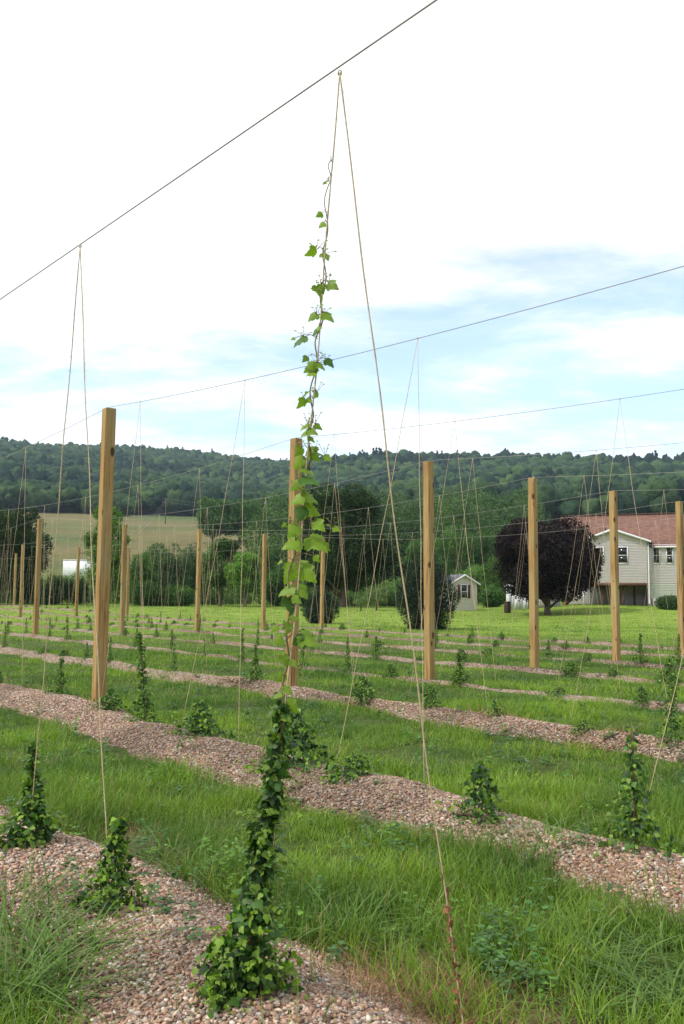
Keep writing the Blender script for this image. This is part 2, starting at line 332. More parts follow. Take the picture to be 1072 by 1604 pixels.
for k in ROWS:
    ta_, tb_ = tbounds(k); t = np.concatenate([np.arange(ta_, 4, .05), np.arange(4, tb_, .15)]) if k < 4 else np.arange(ta_, tb_, .12)
    s = np.linspace(-1.05, 1.05, 29)
    T, S_ = np.meshgrid(t, s, indexing='ij'); off = bed_center(k, T)+S_
    X = A0[0]+NN[0]*off+UU[0]*T; Y = A0[1]+NN[1]*off+UU[1]*T
    Z = ground(X, Y)+bed_z(k, T, S_)
    nt_, ns = X.shape; i = np.arange(nt_-1)[:, None]*ns; j = np.arange(ns-1)[None]
    F = np.stack([i+j, i+j+1, i+ns+j+1, i+ns+j], -1).reshape(-1, 4)
    tag(Geo().add(np.stack([X, Y, Z], -1).reshape(-1, 3), F).build('gravel_bed', M_gravel, smooth=True), kind='structure')

# ------------------------------------------------------------------ gravel stones on the near beds
def ico(sub):
    bm = bmesh.new(); bmesh.ops.create_icosphere(bm, subdivisions=sub, radius=1); bm.verts.ensure_lookup_table()
    V = np.array([v.co[:] for v in bm.verts]); F = np.array([[v.index for v in f.verts] for f in bm.faces]); bm.free(); return V, F
def stones():
    pal = np.array([[.48, .30, .22], [.40, .24, .17], [.60, .47, .37], [.33, .21, .16], [.66, .58, .50], [.30, .26, .23], [.52, .38, .27], [.45, .40, .36], [.20, .13, .10], [.55, .36, .28], [.74, .69, .62]])
    wts = np.array([.17, .14, .14, .12, .07, .08, .10, .07, .05, .04, .02])
    G = Geo()
    V2, F2 = ico(2); V1, F1 = ico(1)
    def put(k, ta, tb, N, lo, hi, T, sw=1.0):
        V, F = T
        t = rng.uniform(ta, tb, N); hw = bed_hw(k, t); s = rng.uniform(-1, 1, N)*hw*1.04
        off = bed_center(k, t)+s; X_ = A0[0]+NN[0]*off+UU[0]*t; Y_ = A0[1]+NN[1]*off+UU[1]*t
        sz = lo+(hi-lo)*rng.beta(1.3, 2.6, N)
        z = ground(X_, Y_)+np.maximum(bed_z(k, t, s), 0)+sz*rng.uniform(.0, .7, N)
        pos = np.stack([X_, Y_, z], 1); c = pal[rng.choice(len(pal), N, p=wts/wts.sum())]*rng.uniform(.5, 1.0, (N, 1))*(1-.35*sstep(fbm(t*.9, s*1.3+k*4, 91), .05, .35))[:, None]*np.array([.93, .91, .88])
        for q in range(5):
            Vq = V*(1+rng.uniform(-.35, .35, (len(V), 1)))+rng.normal(0, .12, V.shape); sel = np.arange(N) % 5 == q
            n = sel.sum(); Xa, Ya, Za = frame(rng.normal(size=(n, 3))*[1, 1, .35], np.tile([0, 0, 1.], (n, 1)))
            S3 = sz[sel][:, None]*np.stack([rng.uniform(.65, 1, n), rng.uniform(.9, 1.4, n), rng.uniform(.45, .75, n)], 1)
            scatter(G, (Vq, F), pos[sel], Xa, Ya, Za, S3, c[sel])
    put(0, -9.6, -6.6, 46000, .0045, .0155, (V1, F1))
    put(0, -6.6, -2.0, 30000, .0055, .016, (V1, F1))
    put(1, -9.2, -3.0, 40000, .006, .0165, (V1, F1))
    put(1, -3.0, 4.5, 26000, .007, .0165, (V1, F1))
    put(2, -7.0, 2.0, 17000, .008, .0165, (V1, F1))
    tag(G.build('gravel_stones', M_stone), kind='stuff')
stones()

# ------------------------------------------------------------------ grass
def blade(segs, bend, w=.5):
    V = []; F = []
    for i in range(segs):
        u = i/segs; ww = w*(1-.55*u**1.5); V += [[-ww, bend*u*u, u*(1-.25*bend*u)], [ww, bend*u*u, u*(1-.25*bend*u)]]
    V.append([0, bend, 1-.25*bend]); n = len(V)
    for i in range(segs-1): a = 2*i; F += [[a, a+1, a+3], [a, a+3, a+2]]
    F.append([n-3, n-2, n-1]); return np.array(V), np.array(F)
def inview(X, Y, m=.06):
    return (np.abs(X) < (.386+m)*Y+.5)
def grass_zone(name, r0, r1, dens, hgt, wid, segs, pw=1.0, bedfill=0.0, hpow=1):
    lim = .45; W = r1*lim+.5
    N = int(dens*2*W*(r1-r0)); X = rng.uniform(-W, W, N); Y = rng.uniform(r0, r1, N); m = inview(X, Y)
    X, Y = X[m], Y[m]
    cl = fbm(X*2.2, Y*2.2, 41); keep = rng.uniform(0, 1, len(X)) < np.clip(.72+1.3*cl, .12, 1); X, Y, cl = X[keep], Y[keep], cl[keep]
    b = in_bed(X, Y, 0.0); edge = in_bed(X, Y, .14)
    n = (X-A0[0])*NN[0]+(Y-A0[1])*NN[1]; t = (X-A0[0])*UU[0]+(Y-A0[1])*UU[1]
    # beds farther away are partly grown over
    over = (rng.uniform(0, 1, len(X)) < bedfill) & (fbm(X*1.1, Y*1.1, 55) > -.08)
    keep = ~b | over
    bare = (((n+2.5)/.30)**2+((t+8.6)/.8)**2 < 1) | (((n+2.5)/.28)**2+((t+6.2)/.7)**2 < 1)
    keep &= ~(bare & (rng.uniform(0, 1, len(X)) < .62))
    X, Y, cl, edge, n, t = X[keep], Y[keep], cl[keep], edge[keep], n[keep], t[keep]; N = len(X)
    Z = surf(X, Y)-.01
    big = fbm(X*.5, Y*.5, 61)
    h = hgt*(1+.9*big+.6*cl)*rng.uniform(.45, 1.25, N); h = np.maximum(h, hgt*.25)
    tall = (n > -2.9) & (n < -.6); h = np.where(tall, h*1.15, h)
    wd = wid*rng.uniform(.6, 1.5, N)
    hue = np.clip(.5+1.3*fbm(X*.9, Y*.9, 71)+rng.normal(0, .18, N), 0, 1)[:, None]
    br = 1.08 if r1 < 8 else (1.18 if r1 < 30 else 1.28)
    lo = np.array([.057, .123, .020])*br; hi = np.array([.172, .268, .028])*br
    c = lo*(1-hue)+hi*hue; dry = rng.uniform(0, 1, N) < .035+.05*(edge); c[dry] = np.array([.30, .24, .11])*rng.uniform(.6, 1.2, (dry.sum(), 1))
    c = c*rng.uniform(.75, 1.2, (N, 1))
    G = Geo(); P = np.stack([X, Y, Z], 1); vs = [.15, .35, .6, .9, 1.2]
    for q, bd in enumerate(vs):
        s = np.arange(N) % len(vs) == q; k = s.sum(); Xa, Ya, Za = yaw_frame(k, .22)
        T = blade(segs, bd); scatter(G, T, P[s], Xa, Ya, Za, np.stack([wd[s], h[s]*.9, h[s]], 1), c[s])
    tag(G.build(name, M_grass), kind='stuff'); print(name, N)
grass_zone('near_grass', 2.6, 7.2, 5400, .145, .0044, 3, bedfill=.015)
grass_zone('middle_grass', 7.2, 13, 2200, .115, .0065, 2, bedfill=.03)
grass_zone('middle_grass', 13, 24, 760, .09, .011, 2, bedfill=.3)
grass_zone('far_grass', 24, 44, 170, .07, .022, 1, bedfill=.5)
grass_zone('lawn_grass', 44, 84, 42, .06, .045, 1, bedfill=.6)

def clumps():
    """coarse arching tufts, clover-like weeds and dead thatch"""
    G = Geo(); T = [blade(5, b) for b in (.7, 1.1, 1.5)]
    def tuft(x, y, n, h, w, c, spread=.06, tilt=.45):
        P = np.stack([x+rng.normal(0, spread, n), y+rng.normal(0, spread, n), np.zeros(n)], 1); P[:, 2] = surf(P[:, 0], P[:, 1])-.01
        for q in range(3):
            s = np.arange(n) % 3 == q; k = s.sum(); d = P[s]-[x, y, 0]; a = np.arctan2(d[:, 1], d[:, 0])+rng.normal(0, .7, k)
            out = np.stack([np.cos(a), np.sin(a), np.zeros(k)], 1); Z = nrm(out*tilt*rng.uniform(.2, 1.4, (k, 1))+[0, 0, 1]); X = nrm(np.cross(out, Z)); Y = np.cross(Z, X)
            hh = h*rng.uniform(.5, 1.15, k); scatter(G, T[q], P[s], X, Y, Z, np.stack([w*rng.uniform(.6, 1.3, k), hh, hh], 1), np.array(c)*rng.uniform(.7, 1.3, (k, 1)))
    def gp(px, py):
        d = ray(px, py); q = d*(-CH/d[2]); return q[0], q[1]
    for px, py, n, h in ((30, 1560, 170, .36), (60, 1510, 90, .30), (5, 1600, 120, .38), (0, 1480, 80, .34), (90, 1590, 80, .36), (120, 1545, 40, .34), (35, 1440, 40, .25),
                         (290, 1370, 60, .30), (330, 1385, 45, .24), (250, 1345, 40, .26), (545, 1470, 50, .28), (560, 1450, 40, .26), (910, 1500, 90, .24), (960, 1520, 60, .24), (1000, 1560, 60, .24), (1040, 1500, 60, .25),
                         (860, 1345, 60, .22), (930, 1590, 60, .22), (1060, 1590, 70, .28), (800, 1330, 40, .18), (120, 1250, 40, .2), (1020, 1290, 60, .22), (990, 1250, 50, .2), (480, 1440, 40, .2), (850, 1400, 50, .22)):
        x, y = gp(px, py); tuft(x, y, n, h, .0085, (.10, .178, .032), .07)
    N = 260
    for i in range(N):
        y = rng.uniform(4.0, 22); x = rng.uniform(-.42*y, .42*y)
        if in_bed(np.array([x]), np.array([y]), .05)[0]: continue
        tuft(x, y, int(rng.integers(10, 30)), rng.uniform(.14, .24), .005, random.choice([(.07, .15, .03), (.11, .2, .03), (.06, .13, .05)]), .05)
    tag(G.build('coarse_grass_tufts', M_grass), kind='stuff')
    # weeds
    G = Geo(); V = np.array([[0, 0, 0], [-.5, .45, .08], [0, .5, 0], [.5, .45, .08], [0, 1, -.1]]); F = np.array([[0, 2, 1], [0, 3, 2], [1, 2, 4], [2, 3, 4]])
    sp = [gp(790+rng.normal(0, 35), 1500+rng.normal(0, 30)) for _ in range(22)]+[gp(820+rng.normal(0, 30), 1535+rng.normal(0, 20)) for _ in range(10)]+[gp(640+rng.normal(0, 60), 1330+rng.normal(0, 30)) for _ in range(14)]+[gp(360+rng.normal(0, 25), 1385+rng.normal(0, 15)) for _ in range(8)]+[gp(860+rng.normal(0, 20), 1360) for _ in range(4)]
    sp += [gp(a, b) for a, b in ((102, 1410), (235, 1400), (312, 1400), (590, 1262), (594, 1245), (20, 1345), (260, 1420), (520, 1520), (300, 1540))]
    sp += [(rng.uniform(-.4, .42)*yy, yy) for yy in rng.uniform(3.8, 18, 420)]
    for x, y in sp:
        if in_bed(np.array([x]), np.array([y]), -.1)[0] and rng.uniform() > .22: continue
        n = int(rng.integers(14, 34)); h = rng.uniform(.07, .2); z0 = float(surf(x, y)); f = rng.uniform(0, 1, n)
        lx = rng.normal(0, .03); ly = rng.normal(0, .03)
        P = np.stack([x+lx*f+rng.normal(0, .022, n), y+ly*f+rng.normal(0, .022, n), z0+h*f], 1)
        a = rng.uniform(0, 6.28, n); tip = np.stack([np.cos(a), np.sin(a), rng.normal(.1, .3, n)], 1); X_, Y_, Z_ = frame(tip, np.tile([0, 0, 1.], (n, 1)))
        c = np.array(random.choice([(.07, .17, .035), (.11, .23, .03), (.06, .13, .04), (.09, .17, .06)]))
        scatter(G, (V, F), P, X_, Y_, Z_, rng.uniform(.018, .038, n)*(1 if y < 8 else 1.4), c*rng.uniform(.7, 1.3, (n, 1)))
    tag(G.build('broadleaf_weeds', M_grass), kind='stuff')
    # dead thatch
    G = Geo(); T1 = blade(2, .5)
    for cx, cy, N, sx, sy in ((690, 1580, 1500, 80, 24), (600, 1545, 600, 60, 14), (110, 1278, 800, 45, 13), (170, 1300, 300, 30, 10), (560, 1500, 250, 40, 10), (770, 1140, 260, 45, 6), (950, 1172, 260, 35, 6), (940, 1390, 300, 40, 14), (40, 1225, 200, 25, 8), (60, 1082, 120, 20, 3), (860, 1380, 200, 30, 10)):
        q = np.array([gp(a, b) for a, b in zip(rng.normal(cx, sx, N), np.maximum(rng.normal(cy, sy, N), 1040))])
        P = np.stack([q[:, 0], q[:, 1], surf(q[:, 0], q[:, 1])+rng.uniform(0, .02, N)], 1); X_, Y_, Z_ = yaw_frame(N, 2.2); hh = rng.uniform(.04, .12, N)*(1 if cy > 1200 else 1.8)
        scatter(G, T1, P, X_, Y_, Z_, np.stack([hh*0+.0022*(1 if cy > 1200 else 2.5), hh, hh], 1), np.array([.30, .185, .10])*rng.uniform(.5, 1.5, (N, 1)))
    tag(G.build('dead_thatch', M_dead), kind='stuff')
clumps()

# ------------------------------------------------------------------ posts
ORD = ['first', 'second', 'third', 'fourth', 'fifth', 'sixth', 'seventh', 'eighth', 'ninth', 'tenth', 'eleventh', 'twelfth', 'thirteenth', 'fourteenth', 'fifteenth', 'sixteenth', 'seventeenth', 'eighteenth', 'nineteenth', 'twentieth', 'last']
TH = math.atan2(NN[1], NN[0])
def post_mesh():
    bm = bmesh.new(); bmesh.ops.create_cube(bm, size=1)
    for v in bm.verts: v.co = Vector((v.co.x*.142, v.co.y*.142, (v.co.z+.5)*(PH+.3)-.3))
    bmesh.ops.bevel(bm, geom=[e for e in bm.edges], offset=.006, segments=2, affect='EDGES')
    me = bpy.data.meshes.new('timber'); bm.to_mesh(me); bm.free(); me.materials.append(M_wood); return me
PM = post_mesh()
def make_post(k, m, lab, tail=False):
    q = rowpt(roff(k), m*SPAN+t0(k)); z = float(ground(*q))
    o = empty('trellis_post', (q[0], q[1], z), TH, label=lab, cat='post', group='square timber posts holding up the overhead wires')
    o.rotation_euler = (random.uniform(-.010, .010), random.uniform(-.006, .006), TH+random.uniform(-.06, .06))
    t = bpy.data.objects.new('timber', PM); link(t, o)
    G = Geo(); G.tube([[-.02, -.03, PH-.05], [-.02, -.03, PH+.012], [0, 0, PH+.018], [.02, .03, PH+.012], [.02, .03, PH-.05]], .004, 5); G.build('wire_staple', M_wire, o)
    if tail:
        G = Geo(); G.tube([[0, 0, PH+.014], [-.05, -.07, PH+.025], [-.10, -.085, PH-.03], [-.12, -.09, PH-.12]], .006, 5); G.build('twine_tail', M_twine, o)
    return o
frontl = {1: 'tallest nearest square timber post at the left, standing in the second gravel row', 2: 'square timber post just behind the leafy climbing hop vine',
          3: 'knotty square timber post between the dark round evergreen and the shed', 4: 'square timber post with a twine tail on top, before the purple tree',
          5: 'square timber post in front of the gabled wall of the house', 6: 'square timber post cut by the right edge, in front of the house'}
for k, lab in frontl.items(): make_post(k, 0, lab, tail=(k == 4))
for k, m, lab in ((3, 1, 'slim timber post in front of the dark tree at far left'), (4, 1, 'slim timber post before the narrow leafy tree, just right of the nearest post'),
                  (5, 1, 'slim timber post in front of the grey-green shrubs left of centre'), (6, 1, 'slim timber post left of the vine, before the small orchard trees'),
                  (7, 1, 'slim timber post before the big dark tree, beside the small round evergreen'), (5, 2, 'distant timber post left of the slim post at far left'),
                  (6, 2, 'distant timber post before the white trailer'), (7, 2, 'distant timber post half hidden behind the one beside the narrow leafy tree'),
                  (7, 3, 'most distant timber post, leftmost at the frame edge'), ):
    make_post(k, m, lab)

# ------------------------------------------------------------------ overhead wires
def wire_z(k, t):
    u = (((t-t0(k))/SPAN) % 1.0); z = PH+.02-.37*(1-(2*u-1)**2) if k else 3.43+.003*(t+8)
    return z
rowname = ['nearest', 'second', 'third', 'fourth', 'fifth', 'sixth', 'seventh', 'farthest']
for k in ROWS:
    t = np.arange(-12 if k < 2 else -10, {0: 14, 1: 18.4, 2: 18.4}.get(k, 36.8 if k < 6 else 55.2)+.01, .46)
    q = A0+NN*roff(k)+UU*t[:, None]; G = Geo()
    G.tube(np.column_stack([q, wire_z(k, t)]), .0032 if k == 0 else .0034, 5)
    tag(G.build('trellis_wire', M_wire), 'grey steel wire strung overhead along the %s row of hops' % rowname[k], 'wire', 'overhead wires of the hop yard')

# ------------------------------------------------------------------ hop leaves and plants
def hop_leaf():
    P = [(0, 0), (.20, -.10), (.42, .0), (.52, .26), (.44, .48), (.29, .49), (.24, .72), (0, 1.05), (-.24, .72), (-.29, .49), (-.44, .48), (-.52, .26), (-.42, .0), (-.20, -.10)]
    V = [[0, .42, .05]]+[[x, y, .03-.35*x*x-.16*(y-.3)**2] for x, y in P]; n = len(P)
    return np.array(V), np.array([[0, i+1, (i+1) % n+1] for i in range(n)])
LEAF = hop_leaf()
def hop_leaf_fine():
    P = [(0, 0), (.14, -.12), (.30, -.10), (.36, .0), (.48, .03), (.47, .14), (.58, .22), (.50, .32), (.55, .44), (.42, .46), (.30, .50), (.34, .60), (.26, .66), (.27, .76), (.17, .82), (.14, .93), (0, 1.12)]
    P = P+[(-x, y) for x, y in P[-2:0:-1]]; V = [[0, .12, .03], [0, .45, .05], [0, .8, .02]]+[[x, y, .02-.45*x*x-.14*(y-.3)**2+.04*math.sin(9*y+x*5)] for x, y in P]; n = len(P); F = []
    cen = lambda y: 0 if y < .2 else (1 if y < .62 else 2)
    for i in range(n):
        j = (i+1) % n; a = cen((P[i][1]+P[j][1])/2); F.append([a, i+3, j+3])
        b = cen((P[j][1]+P[(j+1) % n][1])/2)
        if a != b: F.append([a, j+3, b])
    return np.array(V), np.array(F)
LEAF_F = hop_leaf_fine()
def sprays(G, axis, rad, n, L_, ls, tmpl, k=7):
    axis = np.asarray(axis, float); rad = np.asarray(rad, float)
    for _ in range(n):
        u = rng.uniform(0, .75)*(len(axis)-1); i = int(u); f = u-i; c = axis[i]*(1-f)+axis[min(i+1, len(axis)-1)]*f; r = rad[i]; a = rng.uniform(0, 6.28); d = np.array([math.cos(a), math.sin(a), 0])
        l = L_*rng.uniform(.6, 1.3); up = rng.uniform(.1, 1.1); s = np.linspace(0, 1, 7)[:, None]; P = c+d*(r*.7+l*s)+np.array([0, 0, 1])*(l*up*s-l*.7*s*s); G.tube(P, .0014, 3, c=(.12, .16, .04))
        m = k; q = rng.uniform(.2, 1, m); B = np.stack([np.interp(q, s[:, 0], P[:, j]) for j in range(3)], 1); sd = np.where(np.arange(m) % 2, 1, -1)[:, None]*np.cross(d, [0, 0, 1])
        tip = d*.5+sd*rng.uniform(.4, 1.2, (m, 1))+[0, 0, -.3]+rng.normal(0, .25, (m, 3)); X, Y, Z = frame(tip, np.tile([0, 0, 1.], (m, 1))+rng.normal(0, .4, (m, 3)))
        scatter(G, tmpl, B, X, Y, Z, ls*(1.15-.7*q)*rng.uniform(.7, 1.2, m), C_LT*rng.uniform(.6, 1.15, (m, 1))*(.55+.5*q[:, None]))
LEAF_S = (np.array([[0, 0, 0], [.46, .3, -.08], [0, .45, .05], [-.46, .3, -.08], [0, 1, -.1]]), np.array([[0, 1, 2], [0, 2, 3], [2, 1, 4], [3, 2, 4]]))
C_DK, C_MD, C_LT = np.array([.026, .062, .016]), np.array([.062, .14, .024]), np.array([.19, .31, .037])
def bush(axis, rad, N, ls, tmpl, light=.25, seed=None, droop=.6, fill=.55, gap=0):
    """leaves round an axis polyline (M,3) with radii (M,)"""
    axis = np.asarray(axis, float); rad = np.asarray(rad, float); M_ = len(axis)
    seg = np.linalg.norm(np.diff(axis, axis=0), axis=1)*(.5*(rad[1:]+rad[:-1])+.02); cum = np.concatenate([[0], np.cumsum(seg)])/seg.sum()
    u = np.interp(rng.uniform(0, 1, N), cum, np.arange(M_)); i = np.minimum(u.astype(int), M_-2); f = (u-i)[:, None]
    C = axis[i]*(1-f)+axis[i+1]*f; r = rad[i]*(1-f[:, 0])+rad[i+1]*f[:, 0]
    a = rng.uniform(0, 2*math.pi, N); lob = 1+.75*vnoise(a*1.6, u*1.7, int(rng.integers(99)))*2
    q = (fill+(1-fill)*rng.uniform(0, 1, N))**.8; stray = rng.uniform(0, 1, N) < .16; q = np.where(stray, q*rng.uniform(1.2, 2.0, N), q)
    d = np.stack([np.cos(a), np.sin(a), np.zeros(N)], 1); P = C+d*(r*q*lob)[:, None]+rng.normal(0, .008, (N, 3))
    if gap: P[:, 2] += 0; keep_ = (vnoise(u*2.6, a*.9+u*.5, 12) > -.14) | (u < 2.2); P, d, q, stray = P[keep_], d[keep_], q[keep_], stray[keep_]; N = len(P)
    nz = nrm(d*.9+np.array([0, 0, .55])+rng.normal(0, .45, (N, 3))); tip = d*.6+rng.normal(0, .6, (N, 3))+np.array([0, 0, -droop*.7])
    X, Y, Z = frame(tip, nz); k = rng.uniform(0, 1, N)
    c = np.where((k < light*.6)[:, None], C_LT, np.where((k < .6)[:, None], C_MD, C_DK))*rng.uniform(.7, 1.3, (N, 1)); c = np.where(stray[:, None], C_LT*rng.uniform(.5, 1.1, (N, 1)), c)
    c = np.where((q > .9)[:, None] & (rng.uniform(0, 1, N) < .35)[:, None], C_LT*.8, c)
    sc = ls*rng.uniform(.45, 1.35, N)*np.where(stray, .7, 1)
    G = Geo(); scatter(G, tmpl, P, X, Y, Z, sc, c); return G
def stems(axis, n, r, spread=.02):
    G = Geo(); axis = np.asarray(axis, float); s = np.linspace(0, 1, 14)
    for i in range(n):
        ph = rng.uniform(0, 6.28); P = np.stack([np.interp(s, np.linspace(0, 1, len(axis)), axis[:, j]) for j in range(3)], 1)
        P[:, 0] += spread*np.cos(ph+s*9)*(1-.5*s); P[:, 1] += spread*np.sin(ph+s*9)*(1-.5*s); G.tube(P, r, 5, c=(1, 1, 1))
    return G
M_stem = mat('bine_stem', (.13, .10, .05), .8, nscale=20, namt=.3)
M_stemg = mat('green_bine', (.16, .15, .06), .7, nscale=20, namt=.3)

def hop(base, axis, rad, N, ls, lab, light=.25, near=True, grp='hop plants growing in the gravel rows'):
    base = np.asarray(base, float); o = empty('hop_plant', base, label=lab, cat='hop plant', group=grp)
    g_ = bush(axis, rad, N, ls, LEAF if near else LEAF_S, light); sprays(g_, axis, rad, 18, .09, ls*.9, LEAF); g_.build('foliage', M_leaf, o)
    stems(axis, 2, .004 if near else .006, .012).build('bine', M_stem, o); return o
def rshift(k, t): return -.10 if k != 1 else -.14-.30*min(1, max(0, (-t-1)/3))
def base3(off, t):
    q = rowpt(off, t); return np.array([q[0], q[1], float(surf(q[0], q[1]))-.02])

# --- nearest row, handmade
CLIP_A = np.append(rowpt(-ROW, -6.47), 3.425); CLIP_B = np.append(rowpt(-ROW, -8.63), 3.405)
B1 = base3(-3.13, -5.80); B2 = base3(-3.2, -6.98); B3 = base3(-3.26, -8.22); B4 = base3(-2.72, -8.74)
def toward(base, py, top, dx=0):
    """point of the line base->top whose picture height is py, relative to base"""
    best = None
    for s in np.linspace(0, 1, 400):
        p = base*(1-s)+top*s
        y = proj(p)[1]
        if best is None or abs(y-py) < best[0]: best = (abs(y-py), p)
    return best[1]-base
hop(B1, [[0, 0, 0], [0, 0, .12], [.01, 0, .20], [.02, .0, .32], [.0, 0, .42], [.01, 0, .56]], [.20, .165, .06, .035, .02, .006], 900, .036, 'bushy hop plant at the left edge of the nearest gravel row', .2)
hop(B2, [[0, 0, 0], [0, 0, .07], [.0, 0, .16], [.02, .0, .28], [.02, 0, .42]], [.16, .115, .06, .04, .015], 800, .029, 'small hop plant alone in mid gravel, left of the largest hop plant', .45)
def main_vine():
    o = empty('hop_plant', B3, label='largest hop plant in the foreground, its vine climbing the twine high above', cat='hop plant', group='hop plants growing in the gravel rows')
    pxs = [(372, 1585), (376, 1540), (385, 1480), (396, 1430), (405, 1370), (414, 1310), (428, 1245), (436, 1190), (440, 1150), (442, 1105)]
    ws = [.128, .120, .080, .054, .036, .024, .028, .028, .014, .008]
    d0 = B3[1]+.0; ax = []; top_d = CLIP_B[1]
    L0 = B3; L1 = CLIP_B
    for px, py in pxs:
        p = toward(B3, py, CLIP_B)+B3; ax.append(at(px, py, p[1])-B3)
    ax[0] = np.array([0, 0, 0.])+ax[0]*np.array([1, 1, 0])
    g_ = bush(ax, ws, 2500, .032, LEAF, .14, fill=.3, gap=.5); sprays(g_, ax, ws, 38, .10, .034, LEAF)
    for A_, r_, n_, l_ in (([[-.12, -.02, 0], [-.14, -.02, .10], [-.11, 0, .22]], [.06, .055, .02], 120, .032), ([[.09, -.02, 0], [.11, 0, .08], [.12, .02, .16]], [.05, .04, .02], 70, .03)):
        h_ = bush(A_, r_, n_, l_, LEAF, .9); g_.add(np.concatenate(h_.V), list(h_.F), np.concatenate(h_.C))
    g_.build('foliage', M_leaf, o)
    stems(ax, 4, .0045, .02).build('bine', M_stem, o)
    # climbing shoot
    spx = [(440, 1150), (444, 1060), (452, 980), (457, 900), (467, 830), (476, 760), (484, 700), (490, 640), (496, 560), (501, 500), (505, 440), (511, 370), (516, 290), (519, 250)]
    P = []
    for i, (px, py) in enumerate(spx):
        p = toward(B3, py, CLIP_B)+B3; P.append(at(px, py, p[1])-B3)
    P = np.array(P); s = np.linspace(0, 1, 120); Q = np.stack([np.interp(s, np.linspace(0, 1, len(P)), P[:, j]) for j in range(3)], 1)
    Q[:, 0] += .008*np.sin(s*75)+.01*np.sin(s*19)*(rng.uniform(.5, 1)); Q[:, 1] += .008*np.cos(s*75)
    G = Geo(); G.tube(Q, np.linspace(.0042, .0016, 120), 5)
    leaves = [(519, 252, 4), (508, 287, 7), (513, 284, 4), (500, 337, 12), (504, 353, 12), (487, 396, 20), (511, 402, 19), (501, 459, 26), (505, 452, 16), (522, 448, 21), (490, 497, 18), (515, 497, 21), (499, 515, 10), (494, 521, 12), (469, 535, 24), (459, 531, 7), (478, 563, 12), (486, 577, 22), (487, 586, 15), (503, 574, 16), (517, 569, 17),
              (478, 619, 12), (472, 633, 18), (481, 628, 12), (494, 619, 15), (477, 669, 17), (478, 679, 18), (490, 677, 18), (499, 669, 14), (489, 689, 12), (468, 708, 18), (468, 726, 24), (492, 713, 27), (503, 712, 20), (514, 718, 14), (478, 738, 16), (464, 762, 24), (487, 753, 34), (489, 742, 16), (465, 784, 24), (487, 781, 28), (486, 800, 34), (471, 806, 26), (478, 772, 14),
              (501, 824, 24), (459, 833, 26), (528, 829, 14), (515, 823, 8), (457, 853, 32), (498, 852, 40), (511, 858, 16), (479, 884, 24), (484, 901, 34), (455, 900, 36), (497, 876, 13), (438, 881, 10), (445, 823, 9), (448, 926, 28), (474, 928, 26), (455, 949, 30), (466, 940, 18), (436, 1004, 18), (484, 1003, 34), (471, 1006, 24), (430, 986, 14), (452, 985, 20), (462, 968, 16), (446, 1035, 20), (460, 1040, 16), (440, 1062, 18), (452, 1082, 20), (434, 1090, 16), (458, 1108, 26), (430, 1114, 24), (446, 1122, 26)]
    GL = Geo()
    dk = {(487, 753), (471, 806), (455, 949), (471, 1006), (503, 712), (469, 535), (430, 1114), (494, 521), (517, 569)}
    N = len(leaves); pos = []; tips = []; ups = []; cs = []; ss = []
    for (x, y, wpx) in leaves:
        p = toward(B3, y, CLIP_B)+B3; dep = p[1]+random.uniform(-.05, .03); c3 = at(x, y, dep)-B3
        jx = np.interp(y, [q[1] for q in spx[::-1]], [q[0] for q in spx[::-1]]); node = at(jx, y-4, p[1])-B3
        side = np.sign(x-jx) if abs(x-jx) > 3 else random.choice([-1, 1]); L_ = wpx*dep/FPX*(.98 if y < 690 else .88)
        tip = np.array([side*(.8 if abs(x-jx) > 3 else .25), random.uniform(-.4, .1), -.75+random.uniform(-.3, .4)]); tip /= np.linalg.norm(tip)
        pos.append(c3-tip*L_*.5); tips.append(tip); ups.append([random.gauss(0, .5), -1+random.gauss(0, .4), .5+random.gauss(0, .4)]); ss.append(L_)
        col = (C_MD*1.0 if (x, y) in dk else np.array([.17, .27, .022]))*random.uniform(.85, 1.15); cs.append(col)
        b = pos[-1]; G.tube([node, (node+b)/2+[0, 0, .012], b], .0012, 4)
        if wpx > 12 and y < 840:      # tiny buds above each node
            for _ in range(4):
                e = b+np.array([random.gauss(0, .018), random.gauss(0, .01), random.uniform(.01, .045)]); G.tube([b, e], .0008, 3); GL.add(*[(LEAF_S[0]*.012+e), LEAF_S[1]], c=(.25, .33, .09))
    X, Y, Z = frame(np.array(tips), np.array(ups)); scatter(GL, LEAF_F, np.array(pos), X, Y, Z, np.array(ss), np.array(cs))
    v = GL.build('climbing_leaves', M_leaf, o)
    G.build('climbing_stem', M_stemg, o)
main_vine()
